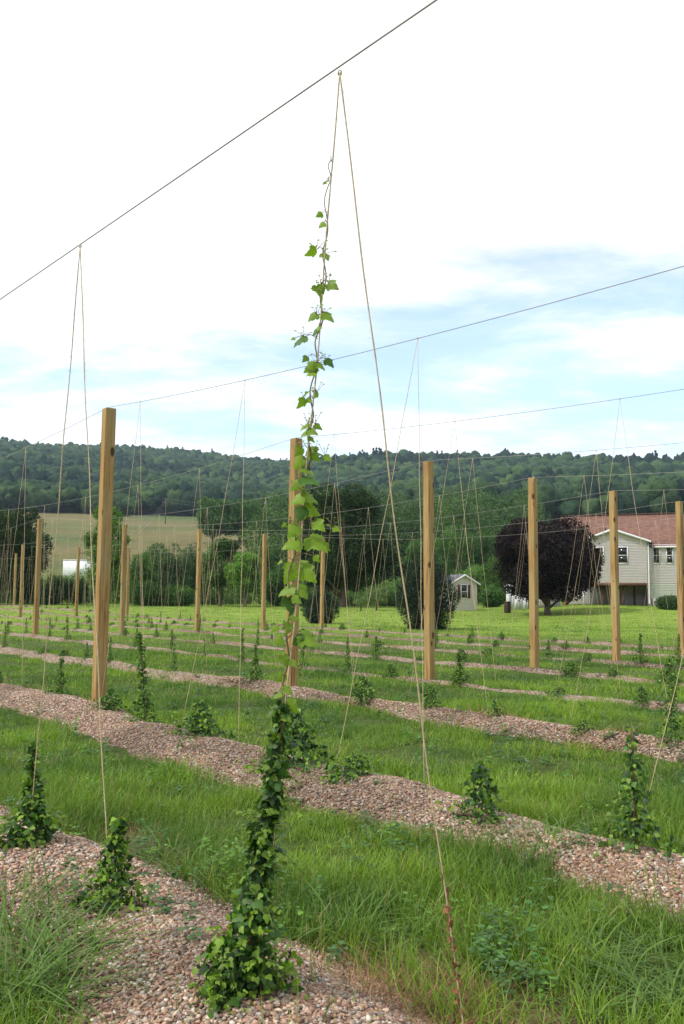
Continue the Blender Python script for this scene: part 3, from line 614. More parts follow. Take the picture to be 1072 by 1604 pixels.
# dead plant at the foot of the right-hand twine
o = empty('dead_hop_plant', B4, label='dried brown hop plant at the foot of the twine, bottom right of centre', cat='hop plant')
G = Geo(); N = 70; P = rng.normal(0, .03, (N, 3)); P[:, 2] = rng.uniform(0, .12, N); X, Y, Z = frame(rng.normal(0, 1, (N, 3)), rng.normal(0, 1, (N, 3)))
scatter(G, LEAF_S, P, X, Y, Z, rng.uniform(.015, .04, N), np.array([.20, .10, .05])*rng.uniform(.5, 1.4, (N, 1))); G.build('dry_leaves', M_dead, o)
G = Geo()
for _ in range(14): a = rng.uniform(0, 6.28); G.tube([[0, 0, 0], [.05*math.cos(a), .05*math.sin(a), rng.uniform(.02, .10)], [.12*math.cos(a), .12*math.sin(a), rng.uniform(0, .08)]], .002, 4)
G.build('dry_stems', M_stem, o)
Dv = CLIP_B-B4; G = Geo()
for i in range(60):
    s = rng.choice([rng.uniform(.02, .12), rng.uniform(.08, .17), rng.uniform(.13, .15)]); p = Dv*s; e = p+np.array([rng.normal(0, .018), rng.normal(0, .015), rng.normal(-.015, .015)])
    X, Y, Z = frame((e-p)[None], rng.normal(0, 1, (1, 3))); scatter(G, LEAF_S, p[None], X, Y, Z, np.array([rng.uniform(.012, .03)]), np.array([[.22, .11, .05]])*rng.uniform(.6, 1.3))
s = np.linspace(0, .19, 50); Q = Dv[None]*s[:, None]+np.stack([.007*np.cos(s*160), .007*np.sin(s*160), s*0], 1); G.tube(Q, .0018, 4, c=(.2, .11, .05)); G.build('dry_bine', M_dead, o)

# --- other rows: prototypes then copies
def proto(kind):
    o = bpy.data.objects.new('hop_plant', None)
    S = {'cone': ([[0, 0, 0], [0, 0, .2], [0, 0, .45], [.01, 0, .75]], [.25, .12, .045, .010], 560, .042),
         'slim': ([[0, 0, 0], [0, 0, .15], [.02, 0, .4], [0, .01, .65], [.02, 0, .9]], [.15, .075, .04, .03, .010], 420, .040),
         'tall': ([[0, 0, 0], [0, 0, .12], [-.02, 0, .35], [-.05, .01, .7], [-.08, 0, 1.0], [-.11, 0, 1.35]], [.30, .2, .08, .06, .04, .010], 950, .042),
         'mound': ([[-.08, 0, 0], [0, 0, .10], [.03, 0, .22]], [.27, .2, .05], 560, .044),
         'bushy': ([[0, 0, 0], [0, 0, .14], [.0, 0, .28], [.02, 0, .42]], [.27, .21, .12, .03], 800, .046),
         'egg': ([[0, 0, 0], [-.02, 0, .12], [-.03, 0, .25], [-.05, 0, .42]], [.13, .14, .10, .02], 500, .042),
         'sprig': ([[0, 0, 0], [.02, 0, .10], [.0, 0, .25]], [.09, .07, .015], 110, .045)}[kind]
    g_ = bush(S[0], S[1], S[2], S[3], LEAF_S, .20, fill=.4); sprays(g_, S[0], S[1], 10, .12, S[3]*.95, LEAF_S); f = g_.build('foliage', M_leaf); COL.objects.unlink(f)
    b = stems(S[0], 2, .006, .01).build('bine', M_stem); COL.objects.unlink(b)
    return f, b
PROTO = {}
def place(kind, k, t, s=1.0, lab='', dn=0, sz=None):
    if kind not in PROTO: PROTO[kind] = [proto(kind) for _ in range(4)]
    f, b = random.choice(PROTO[kind]); p = base3(roff(k)+dn+rshift(k, t), t)
    o = empty('hop_plant', p, random.uniform(0, 6.28), label=lab, cat='hop plant', group='hop plants growing in the gravel rows'); s *= .84; o.scale = (s, s, sz or s*random.uniform(.8, 1.05))
    for q in (f, b): c = q.copy(); COL.objects.link(c); c.parent = o
    return o
KN = {'cone': 'cone-shaped hop plant', 'slim': 'slim upright hop plant', 'tall': 'tall leafy hop plant', 'mound': 'low spreading hop mound', 'bushy': 'bushy dark hop plant', 'egg': 'compact egg-shaped hop plant', 'sprig': 'tiny pale hop sprig'}
NEAR = {1: [('bushy', 3.45, .9), ('cone', .9, .95), ('bushy', -.6, .85), ('tall', -1.65, 1.05), ('bushy', -3.05, 1.1), ('bushy', -4.75, 1.25), ('mound', -5.5, 1.0), ('egg', -6.86, 1.2), ('cone', -8.0, 1.1)],
        2: [('slim', 12.2, .8), ('mound', 9.6, .9), ('mound', 8.5, .9), ('slim', 6.2, .75), ('cone', 7.3, .6), ('slim', 3.6, .75), ('cone', 1.0, .9), ('bushy', -1.63, .95), ('egg', -2.9, 1.0), ('sprig', -4.0, 1.2), ('tall', -6.2, .85), ('mound', -5.2, .6)],
        3: [('slim', 19.3, .8), ('slim', 17.3, .8), ('tall', 15.9, .7), ('slim', 6.2, 1.0), ('slim', 3.9, .95), ('tall', 2.5, .75), ('bushy', 1.25, .75), ('egg', -.45, 1.1), ('mound', -2.5, .8), ('egg', -3.95, .85), ('slim', 9.4, .8), ('cone', 11.3, .8), ('cone', 13.2, .8), ('slim', 7.8, .6), ('sprig', -5.2, 1.0)],
        4: [('cone', 12.6, .7), ('slim', 10.2, .8), ('bushy', 2.4, .95), ('bushy', .2, .0), ('bushy', -.45, .95), ('mound', -1.4, .8), ('bushy', -2.5, 1.0), ('cone', 5.2, .9), ('cone', 7.7, .8), ('mound', 3.7, .6)],
        5: [('cone', 11.4, .7), ('mound', 8.6, .9), ('mound', 4.4, .9), ('cone', 2.5, .9), ('mound', 1.4, .8), ('cone', .0, 1.0), ('tall', -.9, .75), ('slim', 6.3, .9)]}
def plabel(kind, k, t, cnt):
    m = 0 if t < SPAN*.5 else (1 if t < SPAN*1.5 else (2 if t < SPAN*2.5 else 3)); side = 'right' if t < m*SPAN else 'left'
    cnt[(m, side)] = cnt.get((m, side), 0)+1; c = cnt[(m, side)]
    return '%s, %s gravel row, %s %s of its %s post' % (KN[kind], rowname[k], ORD[min(c-1, 20)], side, ['front', 'second', 'third', 'fourth'][m])
allp = []
for k in range(1, 8):
    L_ = [q for q in NEAR.get(k, []) if q[2] > .1]; ts = [q[1] for q in L_]
    tmax = {1: 10, 2: 20, 3: 30, 4: 40, 5: 48, 6: 54, 7: 58}[k]; tmin = max(ts)+1.2 if ts else -8
    clips = []
    for m in range(-1, 4):
        for j in range(7): clips.append(m*SPAN+2.9+2.43*j+t0(k))
    for c in clips:
        for d in (.62, -.62):
            t = c+d+random.gauss(0, .08)
            if t < tmin or t > tmax or (ts and min(abs(t-q) for q in ts) < .5): continue
            if random.random() < .26: continue
            L_.append((random.choice(['cone', 'slim', 'mound', 'egg', 'egg', 'bushy', 'cone', 'bushy', 'mound', 'sprig']), t, random.uniform(.45, .85)))
    for kind, t, s in L_:
        P = base3(roff(k), t); x, y = proj(P)
        if -70 < x < 1160 and P[1] > 2: allp.append((k, t, kind, s))
# label order: count outward from each post
cnt = {}
def keyf(q):
    k, t = q[0], q[1]; m = 0 if t < SPAN*.5 else (1 if t < SPAN*1.5 else (2 if t < SPAN*2.5 else 3)); return (k, m, abs(t-m*SPAN))
lastk = None
for k, t, kind, s in sorted(allp, key=keyf):
    if k != lastk: cnt = {}; lastk = k
    if k == 1 and kind == 'tall': lab = 'tallest hop plant behind the grass, just right of the nearest timber post'; plabel(kind, k, t, cnt)
    else: lab = plabel(kind, k, t, cnt)
    place(kind, k, t, s, lab)
print('plants', len(allp))

# ------------------------------------------------------------------ twine strings
def twine(P0, P1, r, wob=.004, n=30, fuzz=False, sag=.02):
    P0 = np.asarray(P0, float); P1 = np.asarray(P1, float); s = np.linspace(0, 1, n); P = P0+(P1-P0)*s[:, None]
    d = np.array([P1[0]-P0[0], P1[1]-P0[1], 0]); d = d/(np.linalg.norm(d)+1e-6)
    P -= np.array([0, 0, 1])*(sag*np.sin(s*math.pi))[:, None]*.3; P += d*(-sag*np.sin(s*math.pi))[:, None]*.6
    P[:, 0] += wob*np.sin(s*23+random.uniform(0, 6))*np.sin(s*math.pi); rr = r*(1+.22*vnoise(s*n*.9, s*0+random.uniform(0, 50), 5)*2)
    G = Geo(); G.tube(P, rr, 5)
    if fuzz:
        L_ = np.linalg.norm(P1-P0)
        for _ in range(int(L_*70)):
            q = random.random(); p = P0+(P1-P0)*q; p = p+d*(-sag*math.sin(q*math.pi))*.6-np.array([0, 0, sag*.3*math.sin(q*math.pi)])
            e = rng.normal(0, 1, 3); e = e/np.linalg.norm(e)*rng.uniform(.006, .018); G.tube([p, p+e*.6+[0, 0, .001], p+e], .0005, 3)
    return G
def vstring(clip, b1, b2, r, lab, n=24, fuzz=False, sag=.03):
    o = empty('twine_pair', clip, label=lab, cat='twine', group='V-shaped pairs of twine hung from the overhead wires')
    Z = np.zeros(3)
    G = Geo(); G.tube([[-.005, 0, -.008], [-.005, 0, .006], [.0, .0, .009], [.005, 0, .005], [.005, 0, -.008]], r, 5); G.build('knot', M_twine, o)
    for b in (b1, b2): twine(Z, np.asarray(b)-np.asarray(clip), r, n=n, fuzz=fuzz, sag=sag*random.uniform(.3, 1.6)).build('strand', M_twine, o)
    return o
vstring(CLIP_A, B1+[0, 0, .05], B2+[0, 0, .02], .0029, 'pale twine V on the nearest wire, at the left above the tallest post', 60, True)
tieB = B3+np.array([.02, 0, .04])
vstring(CLIP_B, tieB, B4+[0, 0, .02], .0028, 'nearest tall twine V, its left strand carrying the climbing hop vine', 80, True, sag=.02)
nst = 0
for k in range(1, 8):
    cc = {}
    cl = []
    for m in range(-1, 4):
        for j in range(7): cl.append(m*SPAN+2.9+2.43*j+t0(k)*.5)
    cl = [c for c in cl if c < {1: 12, 2: 22, 3: 33, 4: 40, 5: 44, 6: 50, 7: 54}[k]]
    def kk(t): m = max(0, min(3, int(round(t/SPAN)))); return (m, abs(t-m*SPAN))
    for c in sorted(cl, key=kk):
        t = c+random.gauss(0, .05); zc = float(wire_z(k, t)); clip = np.append(rowpt(roff(k), t), zc)
        ta, tb = t+.62+random.gauss(0, .08), t-.62+random.gauss(0, .08); b1 = base3(roff(k)+rshift(k, ta), ta); b2 = base3(roff(k)+rshift(k, tb), tb)
        if k == 1 and abs(t+.9) < .3: b1 = base3(-.12, -.3); b2 = base3(-.12, -1.5)
        if k == 1 and -9.5 < c < -7.5: t -= .4; dn_ = 0; clip = np.append(rowpt(roff(k), t), zc); b1 = base3(-.44, -8.0); b2 = base3(-.44, -9.3)
        x, y = proj(clip); xa, _ = proj(b1); xb, _ = proj(b2)
        if max(x, xa, xb) < -60 or min(x, xa, xb) > 1160 or clip[1] < 1: continue
        m, _d = kk(c); side = 'right' if c < m*SPAN else 'left'; cc[(m, side)] = cc.get((m, side), 0)+1
        lab = 'pale twine V, %s overhead wire, %s %s of its %s post' % (rowname[k], ORD[cc[(m, side)]-1], side, ['front', 'second', 'third', 'fourth'][m])
        vstring(clip, b1+[0, 0, .03], b2+[0, 0, .03], (.0024 if k < 3 else .0026), lab, 16, False, sag=.04); nst += 1
        # thin young shoots climb a few of the strands
print('strings', nst)
q = rowpt(-.42, -8.42)
o = Geo(); V, F = ico(2); V = V*(1+rng.uniform(-.2, .2, (len(V), 1)))*[.13, .07, .035]; o.add(V, F, (.62, .6, .56)); o = o.build('rock', M_stone, loc=None)
o.location = (q[0], q[1], float(surf(q[0], q[1]))+.02); tag(o, 'flat pale rock on the gravel beside the rightmost near hop plant', 'rock')

# ------------------------------------------------------------------ trees
def lobes_sample(lobes, N, shell=.55):
    w_ = np.array([l[3]*l[4]*l[5] for l in lobes])**.67; i = rng.choice(len(lobes), N, p=w_/w_.sum()); L_ = np.array(lobes)[i]
    d = nrm(rng.normal(size=(N, 3))); q = (shell+(1-shell)*rng.uniform(0, 1, N)**.7)[:, None]
    return L_[:, :3]+d*L_[:, 3:6]*q, d
CLUMP_V = []; CLUMP_F = []
def clump_template(n, seed, droop=.2):
    r = np.random.default_rng(seed); V = []; F = []
    for i in range(n):
        c = r.normal(0, .36, 3); t = nrm(r.normal(0, 1, 3)+[0, 0, -droop]); u = nrm(np.cross(t, r.normal(0, 1, 3))); s = r.uniform(.3, .55); b = len(V)
        V += [c-t*s*.5, c+u*s*.32, c+t*s*.6, c-u*s*.32]; F += [[b, b+1, b+2], [b, b+2, b+3]]
    return np.array(V), np.array(F)
CT = [clump_template(7, s) for s in range(5)]
TQ = 1.5
def tree(px, depth, top, halfw, kind, lab, base=None, dark=(.03, .06, .018), light=(.09, .17, .03), N=3500, leaf=.42, trunk=True, low=.1, shape='round', name='tree', cat='tree', grp=None, nl=16, fl=.72, gr=1.1):
    P0 = at(px, 0, depth); x, y = P0[0], P0[1]; z0 = float(ground(x, y)); H = (at(px, top, depth)[2]-z0)*gr; W = halfw*depth/FPX*gr
    o = empty(name, (x, y, z0), label=lab, cat=cat, group=grp)
    lob = []
    zl = H*low
    if shape == 'round':
        cz = (H+zl)/2; rz = (H-zl)/2
        lob.append((0, 0, cz, W*.74, W*.74, rz*.80))
        for i in range(nl):
            a = rng.uniform(0, 6.28); e = rng.uniform(-.75, .95); rr = math.sqrt(max(0, 1-e*e)); s = rng.uniform(.22, .42)
            lob.append((W*(1-s*.8)*rr*math.cos(a), W*(1-s*.8)*rr*math.sin(a), cz+(rz-W*s*.55)*e, W*s, W*s, W*s*.75))
    elif shape == 'cone':
        for i in range(nl):
            u = i/(nl-1); wz = W*(.95*(1-u)**.75+.05)*(1 if u > .15 else .8+u*1.3)
            for j in range(5):
                a = j*1.257+rng.uniform(-.4, .4)+i*.6; lob.append((wz*.45*math.cos(a), wz*.45*math.sin(a), zl+(H-zl)*u*.96, wz*.62, wz*.62, (H-zl)/nl*1.3))
    elif shape == 'egg':
        for i in range(nl):
            u = i/(nl-1); wz = W*math.sin(math.pi*(u*.78+.20))**.95
            for j in range(5):
                a = j*1.257+rng.uniform(-.4, .4)+i*.6; lob.append((wz*.45*math.cos(a), wz*.45*math.sin(a), zl+(H-zl)*u*.93, wz*.6, wz*.6, (H-zl)/nl*1.2))
    elif shape == 'shrub':
        for i in range(nl):
            a = rng.uniform(0, 6.28); q = rng.uniform(0, .7); s = rng.uniform(.3, .5); Rl = min(W*s*1.15, H*.45); hh = Rl*.6+(H-Rl*1.6)*rng.uniform(0, 1)**.8*(1-.45*q)
            lob.append((W*q*math.cos(a), W*q*math.sin(a), hh, Rl, Rl, Rl*.95))
    N = int(N*TQ); P, d = lobes_sample(lob, N, fl); P[:, 2] = np.maximum(P[:, 2], .08)
    dark = np.array(dark)*1.35; light = np.array(light)*(2.1 if 'purple' not in lab else 1.4); k = np.clip(rng.normal(.4, .25, N)+.5*vnoise(P[:, 0]*.9+px, P[:, 2]*.9, 3), 0, 1)[:, None]
    c = (dark*(1-k)+light*k)*rng.uniform(.75, 1.25, (N, 1)); G = Geo()
    for q in range(5):
        s = np.arange(N) % 5 == q; m = s.sum(); X, Y, Z = frame(rng.normal(size=(m, 3)), rng.normal(size=(m, 3))); scatter(G, CT[q], P[s], X, Y, Z, leaf*.8*rng.uniform(.6, 1.35, m), c[s])
    G.build('crown' if name == 'tree' else 'foliage', M_tree, o)
    G = Geo(); rt = max(.05, W*.06)
    G.tube([[0, 0, -.2], [0, 0, zl*.6+.1], [rt*.6, 0, H*.5], [0, 0, H*.85]], [rt*1.3, rt, rt*.6, rt*.15], 8)
    for i in range(7):
        a = rng.uniform(0, 6.28); h0 = zl+(H-zl)*rng.uniform(0, .5); G.tube([[0, 0, h0], [W*.35*math.cos(a), W*.35*math.sin(a), h0+H*.12], [W*.75*math.cos(a), W*.75*math.sin(a), h0+H*.22]], [rt*.5, rt*.3, rt*.08], 5)
    G.build('trunk', M_bark, o, smooth=True); return o
DKG, MDG, YG, OLV = (.012, .026, .012), (.03, .062, .022), (.055, .12, .02), (.035, .06, .03)
tree(38, 76, 797, 70, 0, 'large dark rounded tree at the far left edge, behind the trellis', dark=(.008, .017, .008), light=(.022, .043, .014), N=5500, leaf=.5, low=.02, nl=22)
tree(-60, 80, 830, 60, 0, 'dark tree beyond the left frame edge', dark=DKG, light=MDG, N=1500, leaf=.6, low=.02)
tree(198, 73, 803, 33, 0, 'narrow leafy tree right behind the nearest post', dark=(.02, .045, .012), light=(.08, .16, .022), N=3600, leaf=.38, low=.02, nl=18)
for px, d, top, hw, lab, sh in ((88, 80, 903, 26, 'round green bush below the white trailer, at the foot of the dark tree', YG), (125, 82, 898, 26, 'green bush hiding the lower half of the white trailer', YG), (155, 80, 905, 24, 'green bush directly behind the nearest post', MDG), (112, 76, 918, 24, 'lowest front bush of the hedge under the trailer', MDG)):
    tree(px, d, top, hw, 0, lab, dark=DKG, light=sh, N=1200, leaf=.32, low=.0, shape='shrub', name='bush', cat='bush', grp='bushes along the far edge of the lawn', nl=22)
for px, d, top, hw, lab, lt in ((246, 80, 864, 22, 'soft green shrub just right of the narrow leafy tree', YG), (270, 84, 850, 26, 'rounded green shrub under the hay field', (.05, .1, .03)), (296, 78, 853, 27, 'grey-green shrub behind the slim middle post', OLV), (322, 84, 846, 26, 'grey-green shrub touching the orchard tree', OLV), (258, 76, 912, 28, 'low bright bush in front of the shrubs', YG), (300, 76, 915, 26, 'low bright bush at the foot of the grey-green shrubs', YG),
                          (447, 80, 893, 26, 'leafy shrub behind the climbing vine', (.045, .1, .02)), (470, 82, 905, 24, 'small pale shrub between the vine and the big dark tree', (.09, .17, .03))):
    tree(px, d, top, hw, 0, lab, dark=MDG, light=lt, N=1600, leaf=.34, low=.0, shape='shrub', name='bush', cat='bush', grp='bushes along the far edge of the lawn', nl=26)
tree(365, 76, 846, 32, 0, 'rounded orchard tree with a short dark trunk, left of the slim post', dark=DKG, light=(.06, .125, .022), N=3200, leaf=.34, low=.14, nl=16)
tree(402, 74, 874, 30, 0, 'brighter green orchard tree behind the slim post left of the vine', dark=MDG, light=(.085, .175, .02), N=2600, leaf=.32, low=.17, nl=16)
tree(428, 82, 866, 26, 0, 'dim green tree peeping over the orchard trees beside the vine', dark=MDG, light=(.05, .1, .025), N=1600, leaf=.36, low=.1)
tree(352, 190, 782, 28, 0, 'left of the two big rounded trees in the field', dark=MDG, light=(.05, .1, .025), N=2400, leaf=1.0, low=.05)
tree(392, 200, 782, 33, 0, 'right of the two big rounded trees in the field', dark=MDG, light=(.045, .095, .025), N=2600, leaf=1.0, low=.05)
tree(434, 250, 812, 22, 0, 'small far tree at the foot of the wooded hill beside the vine', dark=MDG, light=(.04, .08, .025), N=1200, leaf=1.2, low=.05)
tree(95, 395, 776, 21, 0, 'lone round tree standing on the hay field below the hill', dark=(.018, .035, .018), light=(.045, .08, .03), N=2000, leaf=1.6, low=.06)
tree(190, 390, 782, 15, 0, 'far tree at the field edge, left of the narrow leafy tree top', dark=(.018, .035, .018), light=(.045, .08, .03), N=1200, leaf=1.6, low=.05)
tree(216, 385, 784, 17, 0, 'far tree at the field edge, above the narrow leafy tree', dark=(.018, .035, .018), light=(.045, .08, .03), N=1200, leaf=1.6, low=.05)
tree(545, 78, 770, 74, 0, 'biggest dark spreading tree behind the vine', dark=(.006, .014, .006), light=(.022, .043, .010), N=9000, leaf=.5, low=.03, nl=30)
tree(513, 46, 922, 27, 0, 'small round dark evergreen below the big dark tree', dark=(.006, .013, .010), light=(.016, .032, .019), N=2600, leaf=.15, low=.01, shape='egg', nl=9)
tree(669, 40, 868, 46, 0, 'wide dark evergreen partly behind the knotty post', dark=(.006, .012, .008), light=(.017, .032, .017), N=6500, leaf=.16, low=.02, shape='egg', nl=12)
tree(595, 66, 922, 21, 0, 'spindly young tree on the lawn, right of the big dark tree', dark=(.03, .05, .02), light=(.09, .13, .05), N=420, leaf=.22, low=.25, nl=9, fl=.2)
tree(572, 64, 938, 12, 0, 'smallest bare young tree on the lawn', dark=(.03, .05, .02), light=(.08, .12, .04), N=160, leaf=.2, low=.3, nl=6, fl=.2)
for px, d, top, hw, lab, lt in ((478, 84, 925, 30, 'pale green brush left of the small round evergreen', (.09, .17, .03)), (548, 86, 930, 34, 'pale green brush under the big dark tree', (.09, .16, .04)), (612, 86, 925, 34, 'pale brush behind the spindly young tree', (.08, .15, .04)), (640, 90, 905, 30, 'rough green brush left of the wide evergreen', (.06, .12, .03)),
                          (742, 88, 880, 32, 'dense green bush behind the shed roof', (.07, .15, .02)), (770, 84, 872, 26, 'bright bush between shed and purple tree', (.085, .17, .022)), (790, 86, 900, 24, 'bush behind the white lantern post', (.05, .11, .02)), (765, 76, 918, 18, 'low dark bush right beside the shed', (.04, .09, .02))):
    tree(px, d, top, hw, 0, lab, dark=MDG, light=lt, N=1500, leaf=.36, low=.0, shape='shrub', name='bush', cat='bush', grp='bushes along the far edge of the lawn', nl=26)
for px, d, top, hw, lab in ((575, 160, 838, 26, 'mid-distance tree right behind the big dark tree, low'), (615, 130, 868, 26, 'rounded tree just right of the big dark tree'), (588, 200, 800, 30, 'pale far tree on the shoulder of the big dark tree'), (676, 150, 835, 26, 'mid-distance tree above the wide evergreen, nearest the knotty post'), (725, 150, 818, 30, 'far rounded tree above the shed, on its right'), (800, 200, 812, 30, 'far tree behind the purple tree top, left side'), (818, 130, 850, 26, 'tree half hidden behind the purple tree'), (760, 230, 806, 28, 'farthest rounded tree between shed and purple tree'), (460, 150, 855, 26, 'mid-distance tree behind the vine'), (452, 220, 822, 28, 'far tree just right of the two big field trees'), (636, 150, 858, 26, 'rounded tree low on the right of the big dark tree'), (664, 120, 845, 26, 'mid-distance tree above the wide evergreen'), (712, 115, 832, 34, 'rounded tree behind the shed, just right of the knotty post'), (752, 120, 842, 30, 'rounded tree between the shed and the purple tree'), (690, 200, 812, 26, 'farther tree at the foot of the hill above the shed'), (780, 170, 828, 28, 'green tree peeping out left of the purple tree'), (600, 240, 812, 24, 'far tree right of the top of the big dark tree'), (655, 260, 800, 24, 'far tree under the hill, left of the knotty post')):
    tree(px, d, top, hw, 0, lab, dark=(.02, .045, .015), light=(.055, .12, .025), N=2300, leaf=.42*max(1, d/110), low=.03, nl=18)
tree(846, 58, 803, 78, 0, 'round dark purple-leaved tree in front of the house', dark=(.004, .0022, .003), light=(.019, .009, .012), N=9000, leaf=.36, low=.05, nl=46, gr=1.02, fl=.62)
tree(1024, 60, 933, 21, 0, 'clipped dark round bush against the house', dark=DKG, light=(.035, .07, .02), N=1800, leaf=.16, low=0, shape='shrub', name='bush', cat='bush', nl=14)

def leafmass(name, lobes, N, leaf, dark, light):
    lobes = np.array(lobes); P, d = lobes_sample(lobes, N, .7); P[:, 2] = np.maximum(P[:, 2], ground(P[:, 0], P[:, 1])+.05)
    k = np.clip(.45+rng.normal(0, .2, N)+.9*fbm(P[:, 0]*.25, P[:, 1]*.25+P[:, 2]*.3, 13), 0, 1)[:, None]; c = (np.array(dark)*(1-k)+np.array(light)*k)*rng.uniform(.75, 1.25, (N, 1)); G = Geo()
    for q in range(5):
        s = np.arange(N) % 5 == q; m = s.sum(); X, Y, Z = frame(rng.normal(size=(m, 3)), rng.normal(size=(m, 3))); scatter(G, CT[q], P[s], X, Y, Z, leaf*rng.uniform(.6, 1.35, m), c[s])
    tag(G.build(name, M_tree), kind='stuff')
lb = []
for i in range(120):
    px = rng.uniform(-60, 480) if i < 75 else rng.uniform(480, 830); d = rng.uniform(84, 98); p = at(px, 900, d); g = float(ground(p[0], p[1])); h = (1.5+2.2*rng.uniform(0, 1)*(.5+1.3*float(vnoise(px*.03, 0, 4)+.5)))*(.85 if px > 480 else 1); R_ = rng.uniform(.7, 1.5)
    lb.append((p[0], p[1], g+h*.5, R_*1.3, R_, h*.55)); lb.append((p[0]+rng.normal(0, 1), p[1]-.5, g+h*.3, R_*1.3, R_, h*.35))
leafmass('undergrowth', lb, 26000, .30, (.03, .062, .02), (.12, .21, .045))
lb = []
for i in range(150):
    px = rng.uniform(425, 840); d = rng.uniform(125, 290); p = at(px, 900, d); g = float(ground(p[0], p[1])); h = rng.uniform(7, 12); R_ = rng.uniform(2.5, 4.5)
    lb.append((p[0], p[1], g+h*.55, R_, R_, h*.45)); lb.append((p[0]+rng.normal(0, 1.5), p[1], g+h*.3, R_*1.1, R_, h*.3))
leafmass('woodland', lb, 42000, .85, (.022, .05, .018), (.085, .155, .04))
# ------------------------------------------------------------------ wooded hill
def forest():
    G = Geo(); vv = []
    for sub in (2, 3):
        V, F = ico(sub); vs = []
        for k in range(7):
            n_ = np.array([fbm(v[0]*1.9+k*9+v[2], v[1]*1.9+v[2]*1.5, k, 3) for v in V]); q = V*(1+.6*n_[:, None]+rng.uniform(-.18, .18, (len(V), 1))); q[:, 2] *= .85; vs.append(q)
        vv.append((vs, F))
    sp = 6.3; X, Y = np.meshgrid(np.arange(-620, 640, sp), np.arange(240, 1180, sp)); X = X.ravel()+rng.uniform(-.5, .5, X.size)*sp; Y = Y.ravel()+rng.uniform(-.5, .5, Y.size)*sp
    r = np.hypot(X, Y); px = 536+FPX*X/Y; start = 425-130*sstep(px, 400, 470)+14*vnoise(px*.05, px*0, 2)
    m = (r > start) & (r < ridge_r(px)+25) & (px > -140) & (px < 1210); X, Y, r, px = X[m], Y[m], r[m], px[m]; N = len(X); Z = ground(X, Y)
    kk = fbm(X*.012, Y*.012, 88)+rng.normal(0, .18, N); con = kk > .30
    R_ = rng.uniform(2.5, 5.5, N); z = Z+rng.uniform(4.5, 10, N); t = np.clip(.45+rng.normal(0, .42, N)+.8*fbm(X*.02, Y*.02, 99), 0, 1.35)[:, None]
    c = np.array([.014, .034, .019])*(1-t)+np.array([.044, .082, .028])*t; c[con] = np.array([.010, .025, .017])*rng.uniform(.7, 1.3, (con.sum(), 1))
    P = np.stack([X, Y, z], 1); near = r < 560
    for q in range(7):
        for lv in (0, 1):
            s = (np.arange(N) % 7 == q) & (near == bool(lv)); k = s.sum(); Xa, Ya, Za = yaw_frame(k, .15); S = np.stack([R_[s], R_[s], R_[s]*rng.uniform(.85, 1.4, k)], 1)
            S[con[s]] *= [.7, .7, 1.3]; scatter(G, (vv[lv][0][q], vv[lv][1]), P[s], Xa, Ya, Za, S, c[s])
    # a few pines stand above the crest
    n = 26; pxr = rng.uniform(-100, 1180, n); pxr = np.where(rng.uniform(0, 1, n) < .6, rng.choice([60, 210, 225, 335, 445, 588, 600, 700, 712], n)+rng.normal(0, 9, n), pxr)
    rr = ridge_r(pxr)-rng.uniform(0, 30, n); a = np.arctan((pxr-536)/FPX); x = rr*np.sin(a); y = rr*np.cos(a); z = ground(x, y); Xa, Ya, Za = yaw_frame(n, .05)
    h = rng.uniform(6, 11, n); CVs, CF_ = vv[0]; CV = CVs[0]
    for i in range(5):
        u = i/4; Q = np.stack([x+rng.normal(0, .5, n), y, z+7+h*u], 1); w_ = h*(.34-.24*u); scatter(G, (CVs[i], CF_), Q, Xa, Ya, Za, np.stack([w_, w_, h*.16], 1), np.tile([.014, .030, .020], (n, 1)))
    o = G.build('forest', M_forest, smooth=False); tag(o, kind='stuff'); print('forest', N)
forest()

